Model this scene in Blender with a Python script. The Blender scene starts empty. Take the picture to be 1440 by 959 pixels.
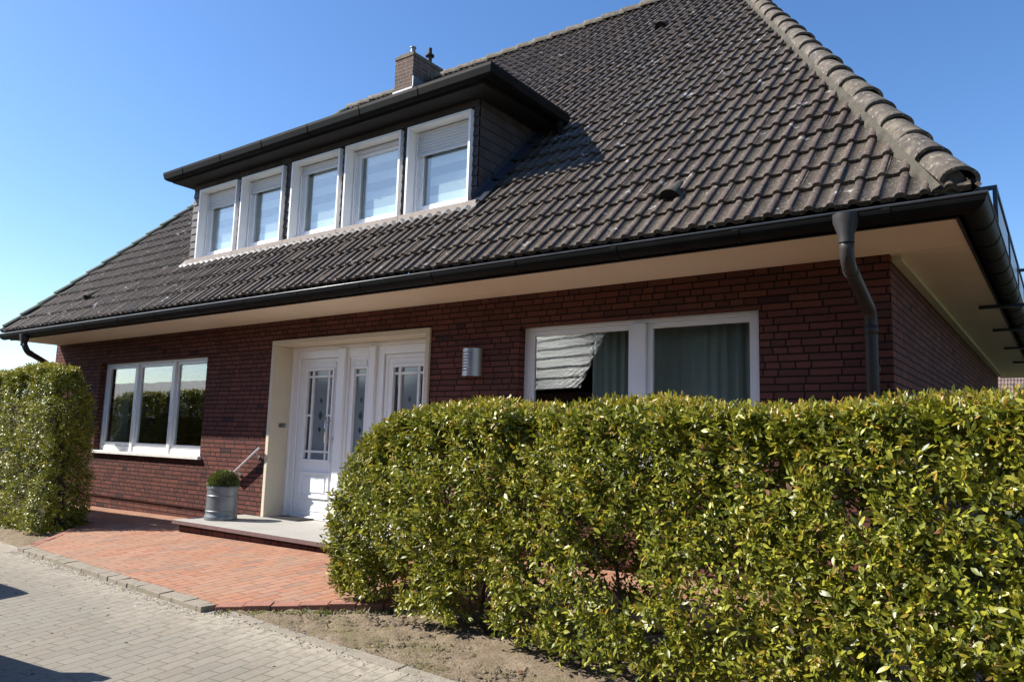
import bpy, math, random
import numpy as np
from mathutils import Matrix, Vector
random.seed(7); RNG = np.random.default_rng(11)
S = bpy.context.scene
COL = S.collection
PI = math.pi

# ------------------------------------------------------------------ materials
def new_mat(name):
    m = bpy.data.materials.new(name); m.use_nodes = True
    nt = m.node_tree; nt.nodes.clear()
    out = nt.nodes.new('ShaderNodeOutputMaterial')
    return m, nt, out
class NT:
    """small helper around a node tree"""
    def __init__(s, nt): s.nt = nt
    def n(s, t, **kw):
        nd = s.nt.nodes.new(t)
        for k, v in kw.items():
            if k.startswith('i_'):
                key = k[2:]
                key = int(key) if key.isdigit() else key.replace('_', ' ')
                s.set(nd.inputs[key], v)
            else: setattr(nd, k, v)
        return nd
    def set(s, sock, v):
        if isinstance(v, bpy.types.NodeSocket): s.nt.links.new(v, sock)
        else: sock.default_value = v
    def math(s, op, a, b=0.0, c=None):
        nd = s.nt.nodes.new('ShaderNodeMath'); nd.operation = op
        s.set(nd.inputs[0], a); s.set(nd.inputs[1], b)
        if c is not None: s.set(nd.inputs[2], c)
        return nd.outputs[0]
    def mix(s, f, a, b, mode='MIX'):
        nd = s.nt.nodes.new('ShaderNodeMix'); nd.data_type = 'RGBA'; nd.blend_type = mode
        s.set(nd.inputs[0], f); s.set(nd.inputs[6], c4(a)); s.set(nd.inputs[7], c4(b))
        return nd.outputs[2]
    def ramp(s, f, stops):
        nd = s.nt.nodes.new('ShaderNodeValToRGB'); e = nd.color_ramp.elements
        while len(e) < len(stops): e.new(.5)
        for i, (p, c) in enumerate(stops): e[i].position = p; e[i].color = c4(c)
        s.set(nd.inputs[0], f); return nd.outputs[0]
    def noise(s, vec, scale, detail=4, rough=.55):
        nd = s.nt.nodes.new('ShaderNodeTexNoise'); nd.inputs['Scale'].default_value = scale
        nd.inputs['Detail'].default_value = detail; nd.inputs['Roughness'].default_value = rough
        if vec is not None: s.set(nd.inputs['Vector'], vec)
        return nd.outputs['Fac']
    def step(s, f, lo, hi):
        nd = s.nt.nodes.new('ShaderNodeMapRange'); s.set(nd.inputs[0], f)
        nd.inputs[1].default_value = lo; nd.inputs[2].default_value = hi
        return nd.outputs[0]
    def obj(s): return s.nt.nodes.new('ShaderNodeTexCoord').outputs['Object']
    def bump(s, h, strength, dist, normal=None):
        nd = s.nt.nodes.new('ShaderNodeBump'); nd.inputs['Strength'].default_value = strength
        nd.inputs['Distance'].default_value = dist; s.set(nd.inputs['Height'], h)
        if normal is not None: s.set(nd.inputs['Normal'], normal)
        return nd.outputs[0]
    def pbr(s, out, color, rough=.6, metal=0., normal=None, spec=.5, **kw):
        b = s.nt.nodes.new('ShaderNodeBsdfPrincipled')
        s.set(b.inputs['Base Color'], c4(color)); s.set(b.inputs['Roughness'], rough)
        s.set(b.inputs['Metallic'], metal); s.set(b.inputs['Specular IOR Level'], spec)
        if normal is not None: s.set(b.inputs['Normal'], normal)
        for k, v in kw.items(): s.set(b.inputs[k.replace('_', ' ')], v)
        if out is not None: s.nt.links.new(b.outputs[0], out.inputs[0])
        return b
def c4(c):
    if isinstance(c, bpy.types.NodeSocket): return c
    return tuple(c) + (1,) if len(c) == 3 else tuple(c)
M = {}
def plain(name, a, b=None, rough=.5, metal=0., nscale=6., bump=0., bscale=40., spec=.5, stain=None):
    m, nt, out = new_mat(name); N = NT(nt); o = N.obj()
    b = b or tuple(x * .8 for x in a)
    col = N.mix(N.step(N.noise(o, nscale, 5), .3, .7), a, b)
    if stain:
        col = N.mix(N.math('MULTIPLY', N.step(N.noise(o, stain[1], 6, .65), stain[2], stain[2] + .12), stain[3]), col, stain[0])
    nrm = N.bump(N.noise(o, bscale, 4), bump, .01) if bump else None
    N.pbr(out, col, rough, metal, nrm, spec); M[name] = m; return m

plain('white_pvc', (.80, .80, .80), (.74, .745, .75), .32, nscale=2.5)
plain('white_door', (.82, .82, .83), (.77, .775, .78), .28, nscale=2.)
plain('sill_stone', (.72, .69, .64), (.60, .57, .52), .6, nscale=9, bump=.15, bscale=90)
plain('render_beige', (.56, .50, .40), (.50, .44, .34), .75, nscale=3, bump=.15, bscale=120, stain=((.40, .34, .25), 14, .62, .5))
plain('portal_stone', (.60, .53, .41), (.54, .47, .35), .7, nscale=35, bump=.12, bscale=150, stain=((.42, .36, .27), 60, .6, .6))
plain('soffit_board', (.70, .60, .47), (.64, .545, .42), .7, nscale=2.2, bump=.1, bscale=60, stain=((.25, .19, .13), 9, .70, .8))
plain('trim_cream', (.55, .52, .40), (.46, .44, .32), .7, nscale=4)
plain('zinc_dark', (.0105, .0108, .011), (.006, .0063, .0066), .55, .0, nscale=4, bump=.04, bscale=15, spec=.07)
plain('pipe_grey', (.040, .035, .035), (.028, .025, .025), .5, .0, nscale=4, spec=.3)
plain('fascia_dark', (.016, .0135, .014), (.011, .0095, .010), .7, nscale=6)
plain('zinc_lip', (.16, .165, .17), (.10, .105, .11), .35, .3)
plain('mortar', (.072, .060, .044), (.034, .033, .022), .9, nscale=7, bump=.8, bscale=45, stain=((.07, .06, .045), 11, .52, .8))
plain('dormer_sill', (.31, .255, .215), (.25, .205, .175), .7, nscale=12, bump=.2, bscale=70)
plain('apron', (.10, .098, .098), (.05, .05, .052), .5, .2, nscale=25, bump=.3, bscale=30)
plain('frosted_panel', (.48, .47, .52), (.42, .42, .47), .4)
plain('lead', (.22, .225, .24), (.14, .145, .15), .45, .4, nscale=12, bump=.3, bscale=30)
plain('lead_blue', (.055, .062, .085), (.035, .04, .055), .4, .3, nscale=12, bump=.3, bscale=30)
plain('steel', (.58, .58, .60), (.52, .52, .54), .24, .9, nscale=3)
plain('brushed_steel', (.46, .45, .46), (.40, .39, .40), .42, .75, nscale=3)
plain('rail_paint', (.80, .80, .79), (.72, .72, .72), .35, nscale=3)
plain('dark_steel', (.025, .03, .04), (.02, .022, .03), .4, .2)
plain('slab_stone', (.34, .325, .295), (.285, .275, .25), .65, nscale=3.5, bump=.2, bscale=80, stain=((.3, .28, .25), 8, .6, .5))
plain('slab_edge', (.16, .095, .085), (.11, .065, .06), .6, nscale=14, bump=.3, bscale=50)
plain('pot_zinc', (.19, .205, .215), (.13, .145, .155), .42, .35, nscale=7, bump=.12, bscale=25, stain=((.3, .31, .32), 5, .55, .5))
plain('pot_soil', (.03, .022, .016), None, .95, bump=.8, bscale=60)
plain('mat_rubber', (.035, .036, .036), None, .8, nscale=20)
plain('twig', (.075, .055, .038), (.05, .036, .025), .85, nscale=25, bump=.5, bscale=80)
plain('bark', (.10, .075, .055), None, .9, nscale=12, bump=.8, bscale=25)
plain('interior', (.10, .09, .08), (.08, .07, .065), .9)
plain('interior_floor', (.12, .07, .04), None, .5)
plain('muntin', (.78, .78, .78), None, .35)
plain('diamond', (.012, .012, .015), None, .3)
plain('bell_grey', (.16, .155, .15), None, .4, .5)
plain('render_white', (.6, .58, .54), (.52, .5, .46), .85, nscale=2, bump=.2, bscale=80)
plain('car_paint', (.03, .034, .042), (.03, .034, .042), .18, .3, spec=.7)
plain('car_trim', (.02, .02, .02), None, .6)
plain('tyre', (.02, .02, .02), None, .85, bump=.2)
plain('car_light', (.7, .72, .74), None, .12)
plain('car_tail', (.35, .02, .02), None, .15)
plain('pebble', (.33, .30, .26), (.22, .20, .17), .9, nscale=30)
plain('crumb', (.135, .10, .07), (.085, .062, .042), .95, nscale=30)
plain('dead_leaf', (.22, .13, .06), (.30, .2, .11), .8, nscale=9)
plain('white_spot', (.62, .61, .58), None, .8)

def brick_mat(name, c1, c2, mortar, dark, bw=.25, bh=.0625, joint=.0088, rough=.7, seed=0., bumpd=.012, rusty=.5):
    m, nt, out = new_mat(name); N = NT(nt)
    o = N.obj(); sp = N.n('ShaderNodeSeparateXYZ', i_0=o)
    u = N.math('ADD', N.math('ADD', sp.outputs[0], sp.outputs[1]), seed)
    # joints wander a little so that no two courses look ruled
    wob = N.math('MULTIPLY', N.math('SUBTRACT', N.noise(o, 9, 2), .5), .006)
    v = N.math('ADD', N.math('ADD', sp.outputs[2], 10.0), wob)
    row = N.math('FLOOR', N.math('DIVIDE', v, bh))
    wn = N.n('ShaderNodeTexWhiteNoise', noise_dimensions='1D'); N.set(wn.inputs['W'], row)
    uu = N.math('ADD', N.math('DIVIDE', u, bw), wn.outputs['Value'])
    cell = N.math('FLOOR', uu)
    fu = N.math('FRACT', uu); fv = N.math('FRACT', N.math('DIVIDE', v, bh))
    # some bricks are laid as two headers
    cv = N.n('ShaderNodeCombineXYZ', i_0=cell, i_1=row)
    w2 = N.n('ShaderNodeTexWhiteNoise', noise_dimensions='2D'); N.set(w2.inputs['Vector'], cv.outputs[0])
    split = N.math('GREATER_THAN', w2.outputs['Value'], .72)
    fu2 = N.math('FRACT', N.math('MULTIPLY', fu, 2.0))
    half = N.math('MULTIPLY', split, N.math('FLOOR', N.math('MULTIPLY', fu, 2.0)))
    fus = N.math('ADD', N.math('MULTIPLY', split, fu2), N.math('MULTIPLY', N.math('SUBTRACT', 1.0, split), fu))
    wid = N.math('SUBTRACT', bw, N.math('MULTIPLY', split, bw / 2))
    du = N.math('MULTIPLY', N.math('MINIMUM', fus, N.math('SUBTRACT', 1.0, fus)), wid)
    dv = N.math('MULTIPLY', N.math('MINIMUM', fv, N.math('SUBTRACT', 1.0, fv)), bh)
    d = N.math('MINIMUM', du, dv)
    edge = N.math('ADD', joint * .62, N.math('MULTIPLY', N.math('SUBTRACT', N.noise(o, 60, 3), .5), joint * .8))
    nd = N.n('ShaderNodeMapRange'); N.set(nd.inputs[0], d); N.set(nd.inputs[1], N.math('SUBTRACT', edge, .0012)); N.set(nd.inputs[2], N.math('ADD', edge, .002))
    body = nd.outputs[0]
    cid = N.n('ShaderNodeCombineXYZ', i_0=N.math('ADD', cell, N.math('MULTIPLY', half, .37)), i_1=row, i_2=seed)
    w3 = N.n('ShaderNodeTexWhiteNoise', noise_dimensions='3D'); N.set(w3.inputs['Vector'], cid.outputs[0])
    rnd = w3.outputs['Value']
    col = N.mix(rnd, c1, c2)
    col = N.mix(N.math('GREATER_THAN', w3.outputs['Color'], .90), col, dark)
    fl = N.noise(o, 28, 5, .7)
    col = N.mix(N.math('MULTIPLY', N.step(fl, .45, .75), .45), col, dark)
    col = N.mix(N.math('MULTIPLY', N.step(N.noise(o, 1.1, 4), .4, .8), .28), col, tuple(x * .55 for x in c1))
    col = N.mix(body, mortar, col)
    h = N.math('ADD', body, N.math('MULTIPLY', N.noise(o, 55, 5, .7), rusty))
    h = N.math('ADD', h, N.math('MULTIPLY', rnd, .25))
    N.pbr(out, col, .85, 0, N.bump(h, 1., bumpd), .10)
    M[name] = m
brick_mat('brick', (.168, .063, .048), (.098, .043, .037), (.024, .018, .016), (.052, .030, .032), bumpd=.018)
brick_mat('brick_base', (.168, .063, .048), (.098, .043, .037), (.024, .018, .016), (.052, .030, .032), seed=3.3, bumpd=.018)
brick_mat('chimney_brick', (.135, .085, .068), (.095, .062, .053), (.20, .185, .165), (.06, .043, .04), bw=.25, bh=.083, joint=.011)

def tile_mat(name, base_a, base_b, roll, lichen=.5, rough=.62):
    """concrete roof tiles; UV = (tile column, course)"""
    m, nt, out = new_mat(name); N = NT(nt)
    uv = N.n('ShaderNodeUVMap').outputs[0]; o = N.obj()
    sp = N.n('ShaderNodeSeparateXYZ', i_0=uv)
    cid = N.n('ShaderNodeCombineXYZ', i_0=N.math('FLOOR', sp.outputs[0]), i_1=N.math('FLOOR', sp.outputs[1]))
    w = N.n('ShaderNodeTexWhiteNoise', noise_dimensions='2D'); N.set(w.inputs['Vector'], cid.outputs[0])
    fu = N.math('FRACT', N.math('MULTIPLY', sp.outputs[0], 2.0))
    dist = N.math('MINIMUM', fu, N.math('SUBTRACT', 1.0, fu))
    isroll = N.step(dist, .26, .33)
    col = N.mix(w.outputs['Value'], base_a, base_b)
    col = N.mix(N.math('MULTIPLY', isroll, .7), col, roll)
    col = N.mix(N.math('MULTIPLY', N.step(N.noise(o, 5, 6, .7), .42, .70), .75), col, tuple(x * .42 for x in base_a))
    col = N.mix(N.math('MULTIPLY', N.step(N.noise(o, .8, 4), .45, .75), .35), col, (.085, .08, .065))
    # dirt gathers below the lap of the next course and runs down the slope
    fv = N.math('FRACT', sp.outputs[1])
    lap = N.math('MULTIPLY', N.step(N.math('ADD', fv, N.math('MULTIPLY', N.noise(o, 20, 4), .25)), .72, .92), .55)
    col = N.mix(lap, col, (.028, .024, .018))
    sc_ = N.n('ShaderNodeCombineXYZ', i_0=N.math('MULTIPLY', sp.outputs[0], 5.0), i_1=N.math('MULTIPLY', sp.outputs[1], .35))
    col = N.mix(N.math('MULTIPLY', N.step(N.noise(sc_.outputs[0], 1.0, 4, .6), .52, .70), .40), col, (.030, .026, .021))
    # grit and fine pale specks of lichen
    col = N.mix(N.math('MULTIPLY', N.step(N.noise(o, 46, 5, .75), .54, .66), .75 * lichen), col, (.24, .225, .20))
    spots = N.math('MULTIPLY', N.step(N.noise(o, 6., 5, .6), .635, .685), N.step(N.noise(o, 40, 4, .7), .40, .55))
    col = N.mix(N.math('MULTIPLY', spots, lichen), col, (.42, .40, .37))
    rust = N.math('MULTIPLY', N.step(N.noise(o, 3.1, 6, .7), .72, .78), .7)
    col = N.mix(rust, col, (.16, .085, .04))
    h = N.math('ADD', N.noise(o, 90, 4, .7), N.math('MULTIPLY', N.noise(o, 14, 3), .6))
    N.pbr(out, col, rough, 0, N.bump(h, .5, .006 if rough > .4 else .001), .18 if rough > .4 else .7)
    M[name] = m
tile_mat('roof_tile', (.078, .060, .042), (.043, .033, .025), (.112, .079, .066), 1.0)
tile_mat('neighbour_tile', (.20, .14, .12), (.16, .115, .10), (.21, .15, .13), .4)
tile_mat('glazed_tile', (.02, .018, .017), (.016, .015, .014), (.02, .018, .017), .0, .13)
def cap_mat():
    m, nt, out = new_mat('hip_cap'); N = NT(nt); o = N.obj()
    g = N.n('ShaderNodeNewGeometry').outputs['Random Per Island']
    col = N.mix(g, (.088, .070, .052), (.058, .048, .042))
    col = N.mix(N.math('MULTIPLY', N.step(N.noise(o, 9, 6, .7), .46, .64), .75), col, (.175, .15, .115))
    col = N.mix(N.math('MULTIPLY', N.step(N.noise(o, 30, 5, .7), .58, .66), .8), col, (.36, .34, .29))
    col = N.mix(N.math('MULTIPLY', N.step(N.noise(o, 4.3, 5, .7), .58, .68), .6), col, (.13, .135, .07))
    col = N.mix(N.math('MULTIPLY', N.step(N.noise(o, 17, 5, .7), .64, .72), .7), col, (.05, .04, .036))
    N.pbr(out, col, .8, 0, N.bump(N.noise(o, 60, 5, .7), .6, .008), .3); M['hip_cap'] = m
cap_mat()
def mossy():
    m, nt, out = new_mat('verge_tile'); N = NT(nt); o = N.obj()
    col = N.mix(N.step(N.noise(o, 5, 5), .4, .6), (.075, .08, .06), (.10, .125, .085))
    N.pbr(out, col, .85, 0, N.bump(N.noise(o, 60, 4), .5, .006), .3); M['verge_tile'] = m
mossy()
def slate_mat():
    m, nt, out = new_mat('slate'); N = NT(nt); o = N.obj()
    g = N.n('ShaderNodeNewGeometry').outputs['Random Per Island']
    col = N.mix(g, (.042, .034, .033), (.078, .062, .058))
    col = N.mix(N.math('MULTIPLY', N.step(N.noise(o, 18, 5, .7), .45, .75), .5), col, (.06, .05, .048))
    N.pbr(out, col, .6, 0, N.bump(N.noise(o, 50, 4), .35, .005), .35); M['slate'] = m
slate_mat()
def glass_mat(name, tint=(.90, .95, .93), boost=1.7, add=.02):
    m, nt, out = new_mat(name); N = NT(nt)
    fr = N.n('ShaderNodeFresnel'); bk = N.n('ShaderNodeNewGeometry').outputs['Backfacing']
    N.set(fr.inputs['IOR'], N.math('ADD', 1.52, N.math('MULTIPLY', bk, 1 / 1.52 - 1.52)))
    f = N.math('MINIMUM', N.math('ADD', N.math('MULTIPLY', fr.outputs[0], boost), add), 1.0)
    tr = N.n('ShaderNodeBsdfTransparent'); tr.inputs[0].default_value = c4(tint)
    gl = N.n('ShaderNodeBsdfGlossy'); gl.inputs['Roughness'].default_value = .0
    gl.inputs[0].default_value = (.95, .97, 1, 1)
    wv = N.bump(N.noise(N.obj(), 1.3, 2), .05, .02); N.set(gl.inputs['Normal'], wv)
    mx = N.n('ShaderNodeMixShader'); N.set(mx.inputs[0], f); N.set(mx.inputs[1], tr.outputs[0]); N.set(mx.inputs[2], gl.outputs[0])
    nt.links.new(mx.outputs[0], out.inputs[0]); M[name] = m
glass_mat('window_glass', boost=2.2, add=.0)
glass_mat('balcony_glass', (.62, .70, .72), 1.5, .10)
plain('car_glass', (.012, .014, .016), None, .05, spec=.8)
def frosted():
    m, nt, out = new_mat('frosted_glass'); N = NT(nt)
    N.pbr(out, (.17, .20, .23), .09, 0, None, .9); M['frosted_glass'] = m
    m, nt, out = new_mat('clear_dark_glass'); N = NT(nt)
    N.pbr(out, (.035, .04, .05), .05, 0, None, .9); M['clear_dark_glass'] = m
frosted()
def shutter_mat():
    m, nt, out = new_mat('shutter'); N = NT(nt); o = N.obj()
    N.pbr(out, (.62, .62, .62), .45); M['shutter'] = m
shutter_mat()
def curtain_mat(name, a, b, tr=.35):
    m, nt, out = new_mat(name); N = NT(nt); o = N.obj()
    mp = N.n('ShaderNodeMapping', i_0=o); mp.inputs['Scale'].default_value = (14, 14, .4)
    col = N.mix(N.noise(mp.outputs[0], 1, 3), a, b)
    p = N.pbr(None, col, .85, 0, None, .2)
    t = N.n('ShaderNodeBsdfTranslucent'); N.set(t.inputs[0], col)
    mx = N.n('ShaderNodeMixShader'); mx.inputs[0].default_value = tr
    nt.links.new(p.outputs[0], mx.inputs[1]); nt.links.new(t.outputs[0], mx.inputs[2]); nt.links.new(mx.outputs[0], out.inputs[0]); M[name] = m
curtain_mat('curtain_green', (.44, .48, .45), (.60, .63, .60))
curtain_mat('curtain_grey', (.34, .35, .34), (.42, .43, .42))
def blind_mat():
    m, nt, out = new_mat('blind'); N = NT(nt); sp = N.n('ShaderNodeSeparateXYZ', i_0=N.obj())
    band = N.math('GREATER_THAN', N.math('FRACT', N.math('MULTIPLY', N.math('ADD', sp.outputs[2], .1), 4.2)), .5)
    col = N.mix(band, (.52, .55, .62), (.82, .84, .88))
    N.pbr(out, col, .8); M['blind'] = m
blind_mat()

def leaf_mat(name, dark, mid, light, rough=.30, trans=.28, spec=.55):
    m, nt, out = new_mat(name); N = NT(nt); o = N.obj()
    g = N.n('ShaderNodeNewGeometry'); r = g.outputs['Random Per Island']
    col = N.ramp(r, [(0, dark), (.45, mid), (.8, light), (1, tuple(x * 1.25 for x in light))])
    col = N.mix(N.math('MULTIPLY', N.step(N.noise(o, 1.6, 3), .4, .7), .35), col, light)
    p = N.pbr(None, col, rough, 0, N.bump(N.noise(o, 70, 2), .25, .004), spec)
    t = N.n('ShaderNodeBsdfTranslucent'); N.set(t.inputs[0], N.mix(.5, col, (.26, .30, .02)))
    mx = N.n('ShaderNodeMixShader'); mx.inputs[0].default_value = trans
    nt.links.new(p.outputs[0], mx.inputs[1]); nt.links.new(t.outputs[0], mx.inputs[2]); nt.links.new(mx.outputs[0], out.inputs[0]); M[name] = m
leaf_mat('laurel_leaf', (.050, .070, .010), (.140, .158, .014), (.285, .275, .028), .40, .20, .42)
leaf_mat('young_leaf', (.24, .22, .016), (.32, .27, .020), (.36, .21, .035), .36, .4)
leaf_mat('old_leaf', (.16, .09, .05), (.20, .07, .04), (.14, .10, .07), .6, .2)
leaf_mat('box_leaf', (.045, .065, .02), (.08, .11, .03), (.13, .15, .045), .45, .2)
leaf_mat('needle', (.014, .028, .014), (.02, .04, .02), (.03, .055, .025), .6, .1)
leaf_mat('weed_leaf', (.07, .09, .02), (.12, .13, .04), (.18, .16, .07), .6, .3)

def paver_mat(name, cols, joint_col, L, Wd, joint, rot, seed=0, dirt=None, rough=.8, spots=0., sandy=None):
    """rectangular pavers laid in running bond, long side along local y after rotation rot"""
    m, nt, out = new_mat(name); N = NT(nt); o = N.obj()
    mp = N.n('ShaderNodeMapping', i_0=o); mp.inputs['Rotation'].default_value = (0, 0, rot)
    sp = N.n('ShaderNodeSeparateXYZ', i_0=mp.outputs[0])
    wob = N.math('MULTIPLY', N.math('SUBTRACT', N.noise(o, 2.0, 3), .5), .02)
    u = N.math('ADD', N.math('ADD', sp.outputs[0], 50.0 + seed), wob); v = N.math('ADD', sp.outputs[1], 50.0)
    row = N.math('FLOOR', N.math('DIVIDE', u, Wd))
    w1 = N.n('ShaderNodeTexWhiteNoise', noise_dimensions='1D'); N.set(w1.inputs['W'], row)
    off = N.math('ADD', N.math('MULTIPLY', N.math('MODULO', row, 2.0), .5), N.math('MULTIPLY', w1.outputs['Value'], .28))
    vv = N.math('ADD', N.math('DIVIDE', v, L), off)
    fu = N.math('FRACT', N.math('DIVIDE', u, Wd)); fv = N.math('FRACT', vv)
    du = N.math('MULTIPLY', N.math('MINIMUM', fu, N.math('SUBTRACT', 1.0, fu)), Wd)
    dv = N.math('MULTIPLY', N.math('MINIMUM', fv, N.math('SUBTRACT', 1.0, fv)), L)
    d = N.math('MINIMUM', du, dv)
    body = N.step(N.math('ADD', d, N.math('MULTIPLY', N.math('SUBTRACT', N.noise(o, 35, 3), .5), joint * .9)), joint * .35, joint * 1.0)
    cid = N.n('ShaderNodeCombineXYZ', i_0=row, i_1=N.math('FLOOR', vv), i_2=seed)
    w3 = N.n('ShaderNodeTexWhiteNoise', noise_dimensions='3D'); N.set(w3.inputs['Vector'], cid.outputs[0])
    r = w3.outputs['Value']
    col = N.ramp(r, [(i / (len(cols) - 1), c) for i, c in enumerate(cols)])
    col = N.mix(N.math('MULTIPLY', N.step(N.noise(o, 22, 5, .7), .4, .75), .40), col, tuple(x * .62 for x in cols[0]))
    if dirt: col = N.mix(N.math('MULTIPLY', N.step(N.noise(o, .9, 6, .65), .42, .70), dirt[1]), col, dirt[0])
    col = N.mix(N.math('MULTIPLY', N.step(N.noise(o, 130, 3, .7), .52, .72), .3), col, tuple(x * 1.35 for x in cols[-1]))
    jc = joint_col
    col = N.mix(body, jc, col)
    if dirt: col = N.mix(N.math('MULTIPLY', N.step(N.noise(o, 1.7, 7, .7), .50, .68), .62), col, tuple(x * 1.05 for x in dirt[0]))
    if spots:
        sn = N.n('ShaderNodeTexVoronoi', i_Vector=o); sn.inputs['Scale'].default_value = 2.3; sn.inputs['Randomness'].default_value = 1
        sw = N.math('LESS_THAN', N.math('ADD', sn.outputs['Distance'], N.math('MULTIPLY', N.noise(o, 40, 3), .12)), .10)
        wn = N.math('GREATER_THAN', sn.outputs['Color'], .62)
        col = N.mix(N.math('MULTIPLY', N.math('MULTIPLY', sw, wn), spots), col, (.55, .53, .50))
    if sandy:  # sand and dust lying along the kerb
        y0, slope, wdt = sandy
        so = N.n('ShaderNodeSeparateXYZ', i_0=o)
        dist = N.math('SUBTRACT', N.math('ADD', N.math('MULTIPLY', so.outputs[0], slope), y0), so.outputs[1])
        dn = N.math('ADD', dist, N.math('MULTIPLY', N.math('SUBTRACT', N.noise(o, 2.4, 6, .7), .5), .9))
        k = N.math('MULTIPLY', N.math('SUBTRACT', 1.0, N.step(dn, .02, wdt)), N.step(N.noise(o, 16, 5, .7), .36, .56))
        col = N.mix(N.math('MULTIPLY', k, .8), col, (.34, .30, .235))
    h = N.math('ADD', body, N.math('ADD', N.math('MULTIPLY', r, .35), N.math('MULTIPLY', N.noise(o, 80, 5, .7), .35)))
    N.pbr(out, col, rough, 0, N.bump(h, .8, .006), .3); M[name] = m
paver_mat('red_paving', [(.275, .115, .066), (.345, .160, .092), (.30, .135, .078), (.36, .19, .12), (.30, .165, .11), (.20, .13, .10)], (.15, .078, .056), .23, .108, .0060, .03, 1.1,
          dirt=((.27, .165, .105), .55), spots=.9)
paver_mat('street_paving', [(.172, .154, .122), (.205, .188, .152), (.19, .17, .134), (.225, .198, .156), (.188, .162, .124)], (.138, .122, .094), .215, .108, .0055, -.10, 2.7,
          dirt=((.185, .165, .135), .6), spots=.7, sandy=(-2.94, -.089, .62))
plain('kerb_brick', (.235, .205, .158), (.185, .158, .12), .85, nscale=18, bump=.5, bscale=70, stain=((.16, .14, .10), 7, .52, .7))
plain('edge_brick', (.29, .12, .078), (.22, .10, .07), .85, nscale=14, bump=.5, bscale=70, stain=((.20, .12, .09), 9, .55, .6))
def soil_mat():
    m, nt, out = new_mat('soil'); N = NT(nt); o = N.obj()
    col = N.mix(N.step(N.noise(o, 6, 6, .7), .35, .65), (.205, .155, .105), (.30, .235, .162))
    col = N.mix(N.step(N.noise(o, 60, 5, .75), .50, .68), col, (.105, .075, .05))
    col = N.mix(N.math('MULTIPLY', N.step(N.noise(o, 95, 4, .7), .60, .70), .7), col, (.36, .30, .225))
    col = N.mix(N.math('MULTIPLY', N.step(N.noise(o, 3.2, 6, .7), .50, .66), .5), col, (.15, .145, .055))
    N.pbr(out, col, .95, 0, N.bump(N.noise(o, 70, 6, .75), 1., .02), .15); M['soil'] = m
    m, nt, out = new_mat('ground'); N = NT(nt); o = N.obj()
    col = N.mix(N.step(N.noise(o, .6, 8, .7), .4, .6), (.10, .09, .05), (.07, .085, .03))
    N.pbr(out, col, .95, 0, N.bump(N.noise(o, 20, 6, .7), .8, .03), .2); M['ground'] = m
soil_mat()

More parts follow.
